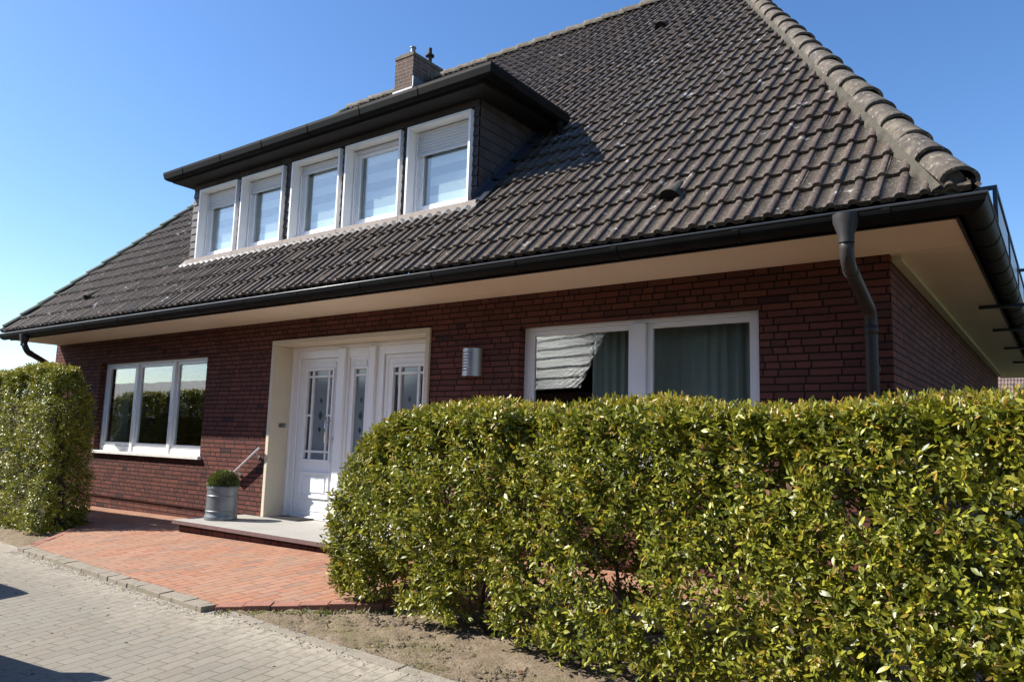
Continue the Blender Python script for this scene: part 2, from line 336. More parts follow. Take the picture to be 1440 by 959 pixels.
# ------------------------------------------------------------------ mesh tools
ORG = {}
class MB:
    def __init__(s): s.v = []; s.f = []; s.uv = None; s.nv = 0; s.sm = None; s.mi = None
    def add(s, verts, faces):
        verts = np.asarray(verts, float).reshape(-1, 3); b = s.nv
        s.v.append(verts); s.nv += len(verts)
        s.f.extend([tuple(int(i) + b for i in f) for f in faces]); return s
    def box(s, x0, x1, y0, y1, z0, z1):
        return s.add([(x0, y0, z0), (x1, y0, z0), (x1, y1, z0), (x0, y1, z0), (x0, y0, z1), (x1, y0, z1), (x1, y1, z1), (x0, y1, z1)],
                     [(0, 3, 2, 1), (4, 5, 6, 7), (0, 1, 5, 4), (1, 2, 6, 5), (2, 3, 7, 6), (3, 0, 4, 7)])
    def prism(s, poly, a, b, axis='y'):
        """poly: list of 2D points; extruded from a to b along axis"""
        n = len(poly); vs = []
        for t in (a, b):
            for p, q in poly:
                vs.append((p, t, q) if axis == 'y' else ((t, p, q) if axis == 'x' else (p, q, t)))
        f = [tuple(range(n)), tuple(range(2 * n - 1, n - 1, -1))]
        for i in range(n): j = (i + 1) % n; f.append((j, i, i + n, j + n))
        return s.add(vs, f)
    def tube(s, pts, r, n=12, cap=True):
        pts = [np.array(p, float) for p in pts]; k = len(pts); rr = r if hasattr(r, '__len__') else [r] * k
        vs = []; prev = None
        for i, p in enumerate(pts):
            t = (pts[min(i + 1, k - 1)] - pts[max(i - 1, 0)]); t /= np.linalg.norm(t)
            ref = prev if prev is not None else (np.array([0, 0, 1.]) if abs(t[2]) < .9 else np.array([1., 0, 0]))
            a = ref - t * (ref @ t); a /= np.linalg.norm(a); b = np.cross(t, a); prev = a
            for j in range(n):
                an = 2 * PI * j / n; vs.append(p + rr[i] * (math.cos(an) * a + math.sin(an) * b))
        f = []
        for i in range(k - 1):
            for j in range(n): j2 = (j + 1) % n; f.append((i * n + j, i * n + j2, (i + 1) * n + j2, (i + 1) * n + j))
        if cap: f.append(tuple(range(n - 1, -1, -1))); f.append(tuple((k - 1) * n + j for j in range(n)))
        return s.add(vs, f)
    def lathe(s, prof, c, n=40, close=False):
        vs = []; k = len(prof)
        for r, z in prof:
            for j in range(n):
                an = 2 * PI * j / n; vs.append((c[0] + r * math.cos(an), c[1] + r * math.sin(an), c[2] + z))
        f = []
        for i in range(k - 1):
            for j in range(n): j2 = (j + 1) % n; f.append((i * n + j, i * n + j2, (i + 1) * n + j2, (i + 1) * n + j))
        f.append(tuple(range(n - 1, -1, -1)))
        if close: f.append(tuple((k - 1) * n + j for j in range(n)))
        return s.add(vs, f)
    def sweep(s, path, prof, closed=True, cap=True):
        """path: plan polyline of (x,y,z); prof: (outward, up) pairs; outward = right-hand side; mitred corners"""
        P = [np.array(p, float) for p in path]; k = len(P); m = len(prof); vs = []
        for i in range(k):
            ns = []
            if i > 0: d = (P[i] - P[i - 1])[:2]; d /= np.linalg.norm(d); ns.append(np.array([d[1], -d[0]]))
            if i < k - 1: d = (P[i + 1] - P[i])[:2]; d /= np.linalg.norm(d); ns.append(np.array([d[1], -d[0]]))
            nn = sum(ns); nn /= np.linalg.norm(nn); nn /= (nn @ ns[0])
            for o, u in prof: vs.append((P[i][0] + nn[0] * o, P[i][1] + nn[1] * o, P[i][2] + u))
        f = []
        rng = range(m if closed else m - 1)
        for i in range(k - 1):
            for j in rng: j2 = (j + 1) % m; f.append((i * m + j, (i + 1) * m + j, (i + 1) * m + j2, i * m + j2))
        if cap and closed: f.append(tuple(range(m))); f.append(tuple((k - 1) * m + j for j in range(m - 1, -1, -1)))
        return s.add(vs, f)
    def build(s, name, mat, parent=None, origin=None, smooth=False, bevel=0, mats=None, mi=None, uv=None, smooth_mask=None):
        v = np.concatenate(s.v) if s.v else np.zeros((0, 3))
        if parent is not None: org = ORG[parent.name]
        else: org = np.array(origin if origin is not None else (0, 0, 0), float)
        me = bpy.data.meshes.new(name)
        me.from_pydata((v - org).tolist(), [], s.f)
        if uv is not None:
            l = me.uv_layers.new(name='UVMap'); idx = np.zeros(len(me.loops), dtype=np.int32); me.loops.foreach_get('vertex_index', idx)
            l.data.foreach_set('uv', np.asarray(uv, np.float32)[idx].ravel())
        for m in (mats or [mat]): me.materials.append(M[m] if isinstance(m, str) else m)
        if mi is not None: me.polygons.foreach_set('material_index', np.asarray(mi, np.int32))
        if smooth_mask is not None: me.polygons.foreach_set('use_smooth', np.asarray(smooth_mask, bool))
        elif smooth: me.polygons.foreach_set('use_smooth', np.ones(len(me.polygons), bool))
        me.update()
        o = bpy.data.objects.new(name, me); COL.objects.link(o)
        if parent is not None: o.parent = parent
        else: o.location = org
        ORG[o.name] = org
        if bevel:
            b = o.modifiers.new('bevel', 'BEVEL'); b.width = bevel; b.segments = 2; b.limit_method = 'ANGLE'; b.angle_limit = .6
        return o
def tag(o, label=None, cat=None, group=None, kind=None):
    if label: o['label'] = label
    if cat: o['category'] = cat
    if group: o['group'] = group
    if kind: o['kind'] = kind
    return o
def thing(name, loc, label, cat, group=None):
    o = bpy.data.objects.new(name, None); COL.objects.link(o); o.location = loc; o.empty_display_size = .2
    ORG[o.name] = np.array(loc, float); return tag(o, label, cat, group)
def rect_frame(mb, x0, x1, z0, z1, w, y0, y1, wb=None, wt=None, wr=None):
    wb = w if wb is None else wb; wt = w if wt is None else wt; wr = w if wr is None else wr
    mb.box(x0, x0 + w, y0, y1, z0, z1); mb.box(x1 - wr, x1, y0, y1, z0, z1)
    mb.box(x0 + w, x1 - wr, y0, y1, z1 - wt, z1); mb.box(x0 + w, x1 - wr, y0, y1, z0, z0 + wb)
    return mb
def holes_wall(mb, x0, x1, z0, z1, holes, y0, y1):
    """front wall with rectangular openings and reveals, from y0 (front) to y1 (back)"""
    xs = sorted({x0, x1} | {h[0] for h in holes} | {h[1] for h in holes})
    zs = sorted({z0, z1} | {h[2] for h in holes} | {h[3] for h in holes})
    solid = lambda i, j: 0 <= i < len(xs) - 1 and 0 <= j < len(zs) - 1 and not any(h[0] <= (xs[i] + xs[i + 1]) / 2 <= h[1] and h[2] <= (zs[j] + zs[j + 1]) / 2 <= h[3] for h in holes)
    vid = {}; vs = []; fs = []
    def V(i, j, k):
        if (i, j, k) not in vid: vid[(i, j, k)] = len(vs); vs.append((xs[i], (y0, y1)[k], zs[j]))
        return vid[(i, j, k)]
    for i in range(len(xs) - 1):
        for j in range(len(zs) - 1):
            if not solid(i, j): continue
            fs.append((V(i, j, 0), V(i + 1, j, 0), V(i + 1, j + 1, 0), V(i, j + 1, 0)))
            fs.append((V(i, j, 1), V(i, j + 1, 1), V(i + 1, j + 1, 1), V(i + 1, j, 1)))
            if not solid(i - 1, j): fs.append((V(i, j, 0), V(i, j + 1, 0), V(i, j + 1, 1), V(i, j, 1)))
            if not solid(i + 1, j): fs.append((V(i + 1, j, 0), V(i + 1, j, 1), V(i + 1, j + 1, 1), V(i + 1, j + 1, 0)))
            if not solid(i, j - 1): fs.append((V(i, j, 0), V(i, j, 1), V(i + 1, j, 1), V(i + 1, j, 0)))
            if not solid(i, j + 1): fs.append((V(i, j + 1, 0), V(i + 1, j + 1, 0), V(i + 1, j + 1, 1), V(i, j + 1, 1)))
    return mb.add(vs, fs)

def tile_plane(name, mat, parent, O, U, V, ulo, uhi, vmax, tile=.29, course=.336, cut=None, seed=0, step=None, jit=1., origin=None):
    """interlocking roof tiles with two rolls each; O origin at the eave, U across, V up the slope; ulo/uhi(v) limits"""
    O, U, V = (np.array(a, float) for a in (O, U, V)); Nn = np.cross(U, V); Nn /= np.linalg.norm(Nn)
    r = np.random.default_rng(seed)
    umin = min(ulo(0), ulo(vmax)); umax = max(uhi(0), uhi(vmax))
    k0, k1 = math.floor(umin / tile) - 1, math.ceil(umax / tile) + 1
    d1 = np.array([-.034, -.032, -.025, -.013, 0, .013, .025, .032, .034])
    d2 = np.array([-.032, -.030, -.022, -.010, 0, .010, .018, .022, .025, .029])
    if step: d1 = np.array([-.042, -.03, 0, .03, .042]); d2 = d1
    us = []; hs = []; tid = []
    for k in range(k0, k1 + 1):
        for c, d in ((0., d1), (.5, d2)):
            for q in d:
                us.append((k + c) * tile + q * tile / .29); R = .034 if not step else .042
                h = .027 * math.sqrt(max(0., 1 - (q / R) ** 2))
                if c == .5 and not step: h = .025 * math.sqrt(max(0., 1 - (q / .032) ** 2)) if q < .020 else (.002 if q < .0245 else (.011 if q < .027 else 0.))
                hs.append(h); tid.append(k - k0 if (c == 0. or q < .0245) else k - k0 + 1)
            mid = (k + c) * tile + (.085 if c == 0 else .08) * tile / .29; us.append(mid); hs.append(-.001); tid.append(k - k0)
    us = np.array(us); hs = np.array(hs); tid = np.array(tid); nu = len(us); nt_ = k1 - k0 + 3
    nc = math.ceil(vmax / course); verts = []; uvs = []; faces = []; sm = []; base = 0
    for j in range(nc):
        jt = r.normal(0, .0045 * jit, nt_)[tid]; jh = np.abs(r.normal(0, .003 * jit, nt_))[tid]
        va = j * course - .012 + jt; vb = min((j + 1) * course + .03, vmax)
        if va.max() >= vb: continue
        rows = [(va, hs * .9 - .004), (va, hs + .031 + jh), (va, hs + .031 + jh), (np.full(nu, vb), hs + .002)]
        for ri, (vv, hh) in enumerate(rows):
            lo = np.array([ulo(t) for t in (vv.min(), vv.max())]); hi = np.array([uhi(t) for t in (vv.min(), vv.max())])
            uu = np.clip(us, lo.mean(), hi.mean())
            verts.append(O + uu[:, None] * U + vv[:, None] * V + hh[:, None] * Nn)
            tv = j + (.15 if ri < 3 else .85)
            uvs.append(np.stack([us / tile + .25, np.full(nu, tv)], 1))
        for a, b, s_ in ((0, 1, False), (2, 3, True)):
            i = np.arange(nu - 1); pa = verts[-4 + a]; pb = verts[-4 + b]
            ok = np.linalg.norm(pa[1:] - pa[:-1], axis=1) + np.linalg.norm(pb[1:] - pb[:-1], axis=1) > 1e-6
            if cut is not None:
                mid = (pa[1:] + pa[:-1] + pb[1:] + pb[:-1]) / 4; ok &= ~cut(mid)
            for q in i[ok]:
                faces.append((base + a * nu + q, base + a * nu + q + 1, base + b * nu + q + 1, base + b * nu + q)); sm.append(s_)
        base += 4 * nu
    mb = MB(); mb.v = [np.concatenate(verts)]; mb.nv = base; mb.f = faces
    return mb.build(name, mat, parent, uv=np.concatenate(uvs), smooth_mask=sm, origin=origin)

def caps(mb, A, B, up, spacing, r0, r1, arc=105, over=.07, jit=.008, seed=1, wide=1.):
    """half-round ridge and hip tiles laid from A (low) to B, each overlapping the one below"""
    r = random.Random(seed); A, B, up = (np.array(a, float) for a in (A, B, up)); L = np.linalg.norm(B - A); d = (B - A) / L
    side = np.cross(d, up); side /= np.linalg.norm(side); up2 = np.cross(side, d); n = 14
    for i in range(int(L / spacing) + 1):
        s0 = i * spacing; s1 = min(s0 + spacing + over, L)
        if s1 - s0 < .06: continue
        dx = r.uniform(-jit, jit); dz = r.uniform(-jit, jit) * .5; vs = []; tl = r.uniform(-.03, .03)
        for (t, R, lift) in ((s0, r0 - .022, .012), (s0, r0, .014), (s0 + .03, r0 - .002, .012), (s1, r1, -.012)):
            for j in range(n + 1):
                an = math.radians(-arc + 2 * arc * j / n) + tl
                vs.append(A + d * t + side * (R * wide * math.sin(an) + dx) + up2 * (R * math.cos(an) + lift + dz - .02))
        fs = []
        for k in range(3):
            for j in range(n): fs.append((k * (n + 1) + j, k * (n + 1) + j + 1, (k + 1) * (n + 1) + j + 1, (k + 1) * (n + 1) + j))
        mb.add(vs, fs)
    return mb

# ------------------------------------------------------------------ ground level: falls gently from the house to the street
def G(x, y): return -.085 + .0135 * max(-14., min(8., x)) + .06 * max(-10., min(0., y + .9))
YB = [-400., -10.9, -.9, 400.]; XB = [-400., -14., 8., 400.]
def clip_poly(P, ax, val, keep_low):
    out = []
    for i in range(len(P)):
        a, b = P[i], P[(i + 1) % len(P)]; ia = (a[ax] <= val) if keep_low else (a[ax] >= val); ib = (b[ax] <= val) if keep_low else (b[ax] >= val)
        if ia: out.append(a)
        if ia != ib: t = (val - a[ax]) / (b[ax] - a[ax]); out.append((a[0] + t * (b[0] - a[0]), a[1] + t * (b[1] - a[1])))
    return out
def planar_pieces(poly):
    for i in range(3):
        for k in range(3):
            q = clip_poly(clip_poly(list(poly), 1, YB[k], False), 1, YB[k + 1], True) if True else None
            if len(q) >= 3: q = clip_poly(clip_poly(q, 0, XB[i], False), 0, XB[i + 1], True)
            if len(q) >= 3: yield q
def ground_sheet(name, poly, dz, mat, kind='structure', label=None):
    """a sheet over a plan polygon, following the fall of the ground"""
    mb = MB()
    for q in planar_pieces(poly): mb.add([(x, y, G(x, y) + dz) for x, y in q], [tuple(range(len(q)))])
    o = mb.build(name, mat); tag(o, label, None, None, kind); return o
ground_sheet('ground', [(-400, -400), (400, -400), (400, 400), (-400, 400)], -.16, 'ground')
K = lambda x: -2.875 - .089 * (x + .69)          # edge of the street
ground_sheet('street', [(-60, -9.3), (60, -9.3), (60, K(60)), (-60, K(-60))], -.034, 'street_paving')
# soil bed: fine displaced grid where it is seen, following the kerb
def soil_bed(name, x0, x1, yfun0, yfun1, nx, ny, dz, amp=.012):
    xs = np.linspace(x0, x1, nx); t = np.linspace(0, 1, ny); X, T = np.meshgrid(xs, t)
    Y = np.array([[yfun0(x) + (yfun1(x) - yfun0(x)) * tt for x in xs] for tt in t])
    Z = np.vectorize(G)(X, Y) + dz
    rr = np.random.default_rng(5)
    for sc, am in ((3, .6), (7, .5), (18, .45), (45, .5)):
        a = rr.uniform(0, 2 * PI, (10, 3)); 
        Z += amp * am * sum(np.sin(X * sc * math.cos(q[0]) * 2 + Y * sc * math.sin(q[0]) * 2 + q[1]) for q in a) / 3.2
    Z -= .02 * np.exp(-((T - 0) / .03) ** 2)
    mb = MB(); mb.add(np.stack([X, Y, Z], -1).reshape(-1, 3), [(j * nx + i, j * nx + i + 1, (j + 1) * nx + i + 1, (j + 1) * nx + i) for j in range(ny - 1) for i in range(nx - 1)])
    return tag(mb.build(name, 'soil', smooth=True), kind='structure')
soil_bed('soil_bed', -1.0, 6.6, lambda x: K(x), lambda x: max(K(x) + .5, -1.5), 300, 70, -.040)
soil_bed('soil_bed', -14, -4.93, lambda x: K(x), lambda x: -.95, 180, 40, -.045)
# brick paving of the forecourt: one raised slab with its edge showing
PAV = [(-14, -1.1), (-6.4, -1.1), (-6.0, -1.6), (-5.5, -2.0), (-4.97, -2.44), (-.76, -2.82), (.28, -2.13), (1.0, -1.63), (9, -1.60), (9, .05), (-14, .05)]
def slab_poly(name, poly, dz, depth, mat, kind='structure'):
    mb = MB(); n = len(poly)
    for q in planar_pieces(poly): mb.add([(x, y, G(x, y) + dz) for x, y in q], [tuple(range(len(q)))])
    top = [(x, y, G(x, y) + dz) for x, y in poly]; bot = [(x, y, G(x, y) + dz - depth) for x, y in poly]
    mb.add(top + bot, [((i + 1) % n, i, i + n, (i + 1) % n + n) for i in range(n)])
    return tag(mb.build(name, mat), kind=kind)
slab_poly('forecourt_paving', PAV, 0., .12, 'red_paving')
# edging bricks: a grey row on the street side, a red row along the bed
def edging(name, A, B, width, length, dz, mat, seed, depth=.11, offset=0.):
    r = random.Random(seed); A = np.array(A, float); B = np.array(B, float); L = np.linalg.norm(B - A); d = (B - A) / L; nrm = np.array([d[1], -d[0]])
    mb = MB(); s = 0.
    while s < L - .02:
        e = min(s + length * r.uniform(.97, 1.03), L); w0 = offset; w1 = offset + width
        a = A + d * (s + .004) + nrm * (w0 + r.uniform(-.004, .004)); b = A + d * (e - .004) + nrm * (w0 + r.uniform(-.004, .004))
        c = b + nrm * width; f = a + nrm * width; z = dz + r.uniform(-.004, .004); tl = r.uniform(-.004, .004)
        P = [a, b, c, f]; vs = [(p[0], p[1], G(p[0], p[1]) + z - depth) for p in P] + [(p[0], p[1], G(p[0], p[1]) + z + (tl if i > 1 else -tl)) for i, p in enumerate(P)]
        mb.add(vs, [(0, 3, 2, 1), (4, 5, 6, 7), (0, 1, 5, 4), (1, 2, 6, 5), (2, 3, 7, 6), (3, 0, 4, 7)]); s = e
    return tag(mb.build(name, mat, bevel=.004), kind='structure')
edging('kerb', (-4.99, -2.455), (-.735, -2.838), .125, .21, .006, 'kerb_brick', 3)
edging('paving_edge', (-.735, -2.835), (1.0, -1.62), .11, .215, .005, 'edge_brick', 4, offset=-.055)
edging('paving_edge', (-6.35, -1.15), (-4.985, -2.46), .10, .215, .005, 'edge_brick', 5, offset=-.05)
# flush concrete strip where the street meets the bed
edging('kerb', (-.6, K(-.6) + .075), (6.6, K(6.6) + .075), .085, .5, -.028, 'kerb_brick', 6, depth=.08)

# ------------------------------------------------------------------ the house
XL, XR, ZS, DEP = -10.76, 3.53, 2.622, 10.76
house = thing('brick_house', (-3.6, 0, -.19), 'dark red brick house with brown tiled roof, long dormer and white windows', 'house')
WL = (-8.96, -5.72, .735, 2.225)       # opening of the left window
WR = (-.01, 2.50, .86, 2.285)          # opening of the right window
DR = (-4.144, -1.25, -.02, 2.35)       # opening of the door portal
w = MB()
holes_wall(w, XL, XR, -.012, ZS + .05, [WL, WR, (DR[0] + .001, DR[1] - .001, -.012, DR[3] - .001)], 0, .30)
w.box(XL, XL + .3, .302, DEP, -.012, ZS + .05); w.box(XR - .3, XR, .302, DEP - .302, -.012, ZS + .05); w.box(XL + .302, XR, DEP - .3, DEP, -.012, ZS + .05)
w.build('wall', 'brick', house)
p = MB(); p.box(XL + .03, -4.50, .022, .28, -.5, -.018); p.box(-.85, XR - .03, .022, .28, -.5, -.018); p.box(XR - .28, XR - .022, .285, DEP - .03, -.5, -.018); p.box(XL + .022, XL + .28, .285, DEP - .03, -.5, -.018); p.box(XL + .3, XR - .3, DEP - .28, DEP - .022, -.5, -.018)
p.box(-4.495, -.855, .30, .6, -.5, -.06)
p.build('plinth', 'brick_base', house)
fl = MB(); fl.box(XL + .31, XR - .31, .62, DEP - .31, -.15, -.03); fl.box(XL + .31, -4.3, .305, .618, -.15, -.03); fl.box(-1.1, XR - .31, .305, .618, -.15, -.03)
fl.build('interior_floor', 'interior_floor', house)
rm = MB(); rm.box(XL + .31, XR - .31, 4.2, 4.3, -.028, 2.6); rm.box(-4.3, -4.24, .62, 4.19, -.028, 2.6); rm.box(-1.15, -1.09, .62, 4.19, -.028, 2.6); rm.box(-4.23, -1.16, .62, .68, -.028, 2.6)
rm.build('interior_wall', 'interior', house)
# soffit and ceiling slab
so = MB(); so.box(-10.66, 4.084, -.83, 0.0, ZS, ZS + .06); so.box(XR - .001, 4.084, .002, DEP + .83, ZS - .004, ZS + .06); so.box(-10.66, XR - .003, .002, DEP + .83, ZS + .052, ZS + .12)
so.build('soffit', 'soffit_board', house)
tr = MB(); tr.box(XR + .003, XR + .075, .06, DEP, ZS - .05, ZS - .006)
tr.build('soffit_trim', 'trim_cream', house)

# roof
SQ = math.sqrt(.5); ZR = 3.715           # front plane: z - y = ZR
YE = -.96; YRDG = 5.1; XRDG_L, XRDG_R = -8.88, .46
zE = ZR + YE
VM = (YRDG - YE) / SQ
fx_lo = lambda v: -10.66 + (XRDG_L + 10.66) * v / VM
fx_hi = lambda v: 4.17 + (XRDG_R - 4.17) * v / VM
DX0, DX1 = -6.46, -.66                 # dormer body
def cut_dormer(m): return (m[:, 0] > DX0 + .05) & (m[:, 0] < DX1 - .05) & (m[:, 1] > .06) & (m[:, 1] < 1.28)
roof = tile_plane('roof', 'roof_tile', house, (0, YE, zE), (1, 0, 0), (0, SQ, SQ), fx_lo, fx_hi, VM, cut=cut_dormer, seed=3)
YBK = 2 * YRDG - YE
tile_plane('roof_back', 'roof_tile', roof, (0, YBK, zE), (-1, 0, 0), (0, -SQ, SQ), lambda v: -fx_hi(v), lambda v: -fx_lo(v), VM, seed=4, step=True)
hz = YRDG - YE
def side_plane(name, x0, x1, sgn, seed):
    run = abs(x1 - x0); Ls = math.hypot(run, hz)
    V = np.array([-sgn * run / Ls, 0, hz / Ls])
    lo = lambda v: -hz + hz * v / Ls; hi = lambda v: hz - hz * v / Ls
    tile_plane(name, 'roof_tile', roof, (x0, YRDG, zE), (0, sgn, 0), V, lo, hi, Ls, seed=seed, step=True)
side_plane('roof_hip', 4.17, XRDG_R, 1, 5); side_plane('roof_end', -10.66, XRDG_L, -1, 6)
hc = MB(); upR = np.array([.45, -.5, .75]); caps(hc, (4.10, -.93, zE + .075), (XRDG_R, YRDG, ZR + YRDG + .03), upR, .385, .098, .087, seed=2, wide=1.30, arc=98, jit=.012)
caps(hc, (4.10, YBK - .03, zE + .075), (XRDG_R, YRDG, ZR + YRDG + .03), (.45, .5, .75), .385, .128, .098, seed=3)
hc.build('hip_capping', 'hip_cap', roof, smooth=True)
mo = MB()
rr = random.Random(4)
vs = []; NM = 420
for i in range(NM):
    t = i / (NM - 1); x = 4.06 + (XRDG_R - 4.06) * t; y = -.93 + (YRDG + .93) * t
    wv = .5 + .25 * math.sin(i * .9) + .25 * math.sin(i * .37 + 1) + rr.uniform(-.25, .25)
    for (dx, dh) in ((-.05, .070), (-.075, .050 + .010 * wv), (-.090 - .018 * wv, .036 + .010 * wv), (-.096 - .034 * wv, .008)):
        h = dh * SQ; vs.append((x + dx, y - .045 - h, ZR + y - .045 + h))
mo.add(vs, [(i * 4 + k, (i + 1) * 4 + k, (i + 1) * 4 + k + 1, i * 4 + k + 1) for i in range(NM - 1) for k in range(3)])
mo.add([(4.07 + .10 * math.cos(a_) * .7, -.955 + .02 * math.cos(a_), zE + .06 + .095 * math.sin(a_)) for a_ in np.linspace(0, 2 * PI, 15)[:-1]], [tuple(range(14))])
mo.build('hip_mortar', 'mortar', roof, smooth=True)
rc = MB(); caps(rc, (XRDG_L, YRDG, ZR + YRDG + .03), (XRDG_R, YRDG, ZR + YRDG + .03), (0, 0, 1), .385, .112, .098, seed=4)
rc.build('ridge_capping', 'hip_cap', roof, smooth=True)
vg = MB(); caps(vg, (-10.60, YE + .02, zE + .05), (XRDG_L, YRDG, ZR + YRDG + .02), (-.6, -.5, .6), .336, .095, .085, seed=5, arc=95)
vg.build('verge_capping', 'verge_tile', roof, smooth=True)
# vent tiles: a raised hood with a dark mouth facing the eave
for (vx, vy) in ((1.95, -.50), (-.165, 3.80), (-8.52, -.44)):
    vt = MB(); vm = MB()
    def fr(u, v, h): return np.array([vx + u, vy + (v - h) * SQ, ZR + vy + (v + h) * SQ])
    n = 10; vs = []; fs = []
    for (v, wd, ht, base) in ((-.10, .10, .105, .02), (-.085, .098, .108, .02), (.06, .07, .07, .02), (.20, .035, .03, .02)):
        for j in range(n + 1):
            a = PI * j / n; vs.append(fr(-wd * math.cos(a), v, base + ht * math.sin(a)))
    for k in range(3):
        for j in range(n): fs.append((k * (n + 1) + j, k * (n + 1) + j + 1, (k + 1) * (n + 1) + j + 1, (k + 1) * (n + 1) + j))
    vt.add(vs, fs)
    vs = [fr(-.09 * math.cos(PI * j / n), -.06, .02 + .09 * math.sin(PI * j / n)) for j in range(n + 1)]
    vm.add(vs, [tuple(range(n + 1))]); vt.add(vm.v[0], [])
    nf = len(vt.f); vt.f.append(tuple(range(vt.nv - n - 1, vt.nv)))
    vt.build('roof_vent', None, roof, smooth=True, mats=['mortar', 'fascia_dark'], mi=[0] * nf + [1])

# gutters
def half_round(r, t=.004, n=14, lip=True):
    outer = [(r * math.cos(PI + PI * i / n), r * math.sin(PI + PI * i / n)) for i in range(n + 1)]
    inner = [((r - t) * math.cos(PI + PI * i / n), (r - t) * math.sin(PI + PI * i / n)) for i in range(n, -1, -1)]
    return outer + inner
GP = [(-10.67, -.922, 2.702), (4.165, -.922, 2.702), (4.165, DEP + .9, 2.702)]
gt = MB(); gt.sweep(GP, half_round(.092))
# closed end at the left
gt.add([(-10.672, -.922 + .092 * math.cos(PI + PI * i / 14), 2.702 + .092 * math.sin(PI + PI * i / 14)) for i in range(15)], [tuple(range(15))])
# joint bands
for x in list(np.arange(-9.6, 4.0, 1.02)): gt.sweep([(x, -.922, 2.702), (x + .05, -.922, 2.702)], half_round(.0965, .008))
for y in list(np.arange(-.45, DEP, .52)): gt.sweep([(4.165, y, 2.702), (4.165, y + .03, 2.702)], half_round(.0965, .008))
gut = gt.build('gutter', 'zinc_dark', house)
gut.data.polygons.foreach_set('use_smooth', [False] * len(gut.data.polygons))
lp = MB(); circ = [(.092 + .009 * math.cos(2 * PI * i / 8), .004 + .009 * math.sin(2 * PI * i / 8)) for i in range(8)]
lp.sweep(GP, circ); lp.build('gutter_lip', 'zinc_lip', gut, smooth=True)
fb = MB(); fb.sweep([(-10.66, -.83, 2.70), (4.084, -.83, 2.70), (4.084, DEP + .83, 2.70)], [(-.02, -.088), (.0, -.088), (.0, .07), (-.02, .07)]); fb.build('fascia', 'fascia_dark', house)
def smooth_path(pts, r=.12, n=6):
    out = [np.array(pts[0], float)]
    for i in range(1, len(pts) - 1):
        a, b, c = (np.array(q, float) for q in pts[i - 1:i + 2]); u = (a - b) / np.linalg.norm(a - b); v = (c - b) / np.linalg.norm(c - b)
        for k in range(n + 1): t = k / n; out.append((b + u * r) * (1 - t) ** 2 + 2 * b * t * (1 - t) + (b + v * r) * t ** 2)
    out.append(np.array(pts[-1], float)); return out
def downpipe(x, top, pts, parent):
    d = MB(); d.tube(smooth_path(pts, .10), .048, 16)
    h = MB(); cx, cy, cz = top
    rings = [((.088, .075), cz), ((.086, .073), cz - .05), ((.055, .052), cz - .14), ((.052, .052), cz - .20)]
    vs = []; n = 16
    for (a, b), z in rings:
        for j in range(n): an = 2 * PI * j / n; vs.append((cx + a * math.cos(an), cy + b * math.sin(an), z))
    h.add(vs, [(k * n + (j + 1) % n, k * n + j, (k + 1) * n + j, (k + 1) * n + (j + 1) % n) for k in range(3) for j in range(n)])
    for i in range(1, len(pts) - 1):   # sleeve joints below each bend
        a, b = np.array(pts[i], float), np.array(pts[i + 1], float); u = (b - a) / np.linalg.norm(b - a)
        d.tube([a + u * .11, a + u * .18], .052, 16)
    dp = d.build('downpipe', 'pipe_grey', parent, smooth=True)
    h.build('hopper', 'pipe_grey', dp, smooth=True)
    for z in (.5, 1.7): b = MB(); b.tube([(pts[-1][0], pts[-1][1], z), (pts[-1][0], pts[-1][1], z + .035)], .056, 16); b.box(pts[-1][0] - .012, pts[-1][0] + .012, pts[-1][1] + .05, .004, z + .005, z + .03); b.build('pipe_clip', 'pipe_grey', dp)
    return dp
downpipe(3.42, (3.43, -.985, 2.695), [(3.43, -.985, 2.52), (3.425, -.95, 2.36), (3.398, -.10, 2.16), (3.398, -.085, -.3)], house)
downpipe(-9.72, (-9.74, -.95, 2.66), [(-9.74, -.95, 2.50), (-9.66, -.92, 2.36), (-10.6, -.12, 2.22), (-10.62, -.09, -.3)], house)

# dormer: slate-hung box with five windows
ZD0, ZD1 = 3.62, 5.03
dorm = MB()
DW = [(-6.215, -5.225), (-5.115, -4.13), (-3.945, -2.95), (-2.85, -1.845), (-1.735, -.735)]
dholes = [(a, b, 3.735, 4.84) for a, b in DW]
holes_wall(dorm, DX0, DX1, ZD0, ZD1, dholes, .012, .20)
for xs0, xs1 in ((DX0, DX0 + .1), (DX1 - .1, DX1)):
    dorm.prism([(.202, 3.9), (1.36, 5.03), (.202, 5.03)], xs0, xs1, 'x')
dorm.prism([(.012, ZD0), (.012, ZD0 - .02), (.2, ZD0)], DX0, DX1, 'x')
dormer = dorm.build('dormer', 'fascia_dark', house)
sl = MB(); sr = random.Random(8)
rows = np.arange(3.70, 5.0, .118)
def slate(x0, x1, z, h):  # hung on the front
    t = sr.uniform(0, .004); dz = sr.uniform(-.003, .003)
    sl.add([(x0, -.006 - t, z + dz), (x1, -.006 - t, z + dz), (x1, .008, z + h), (x0, .008, z + h), (x0, .004 - t, z + dz), (x1, .004 - t, z + dz)], [(0, 1, 2, 3), (1, 0, 4, 5)])
strips = [(DX0 - .004, DW[0][0])] + [(DW[i][1], DW[i + 1][0]) for i in range(4)] + [(DW[4][1], DX1 + .004)]
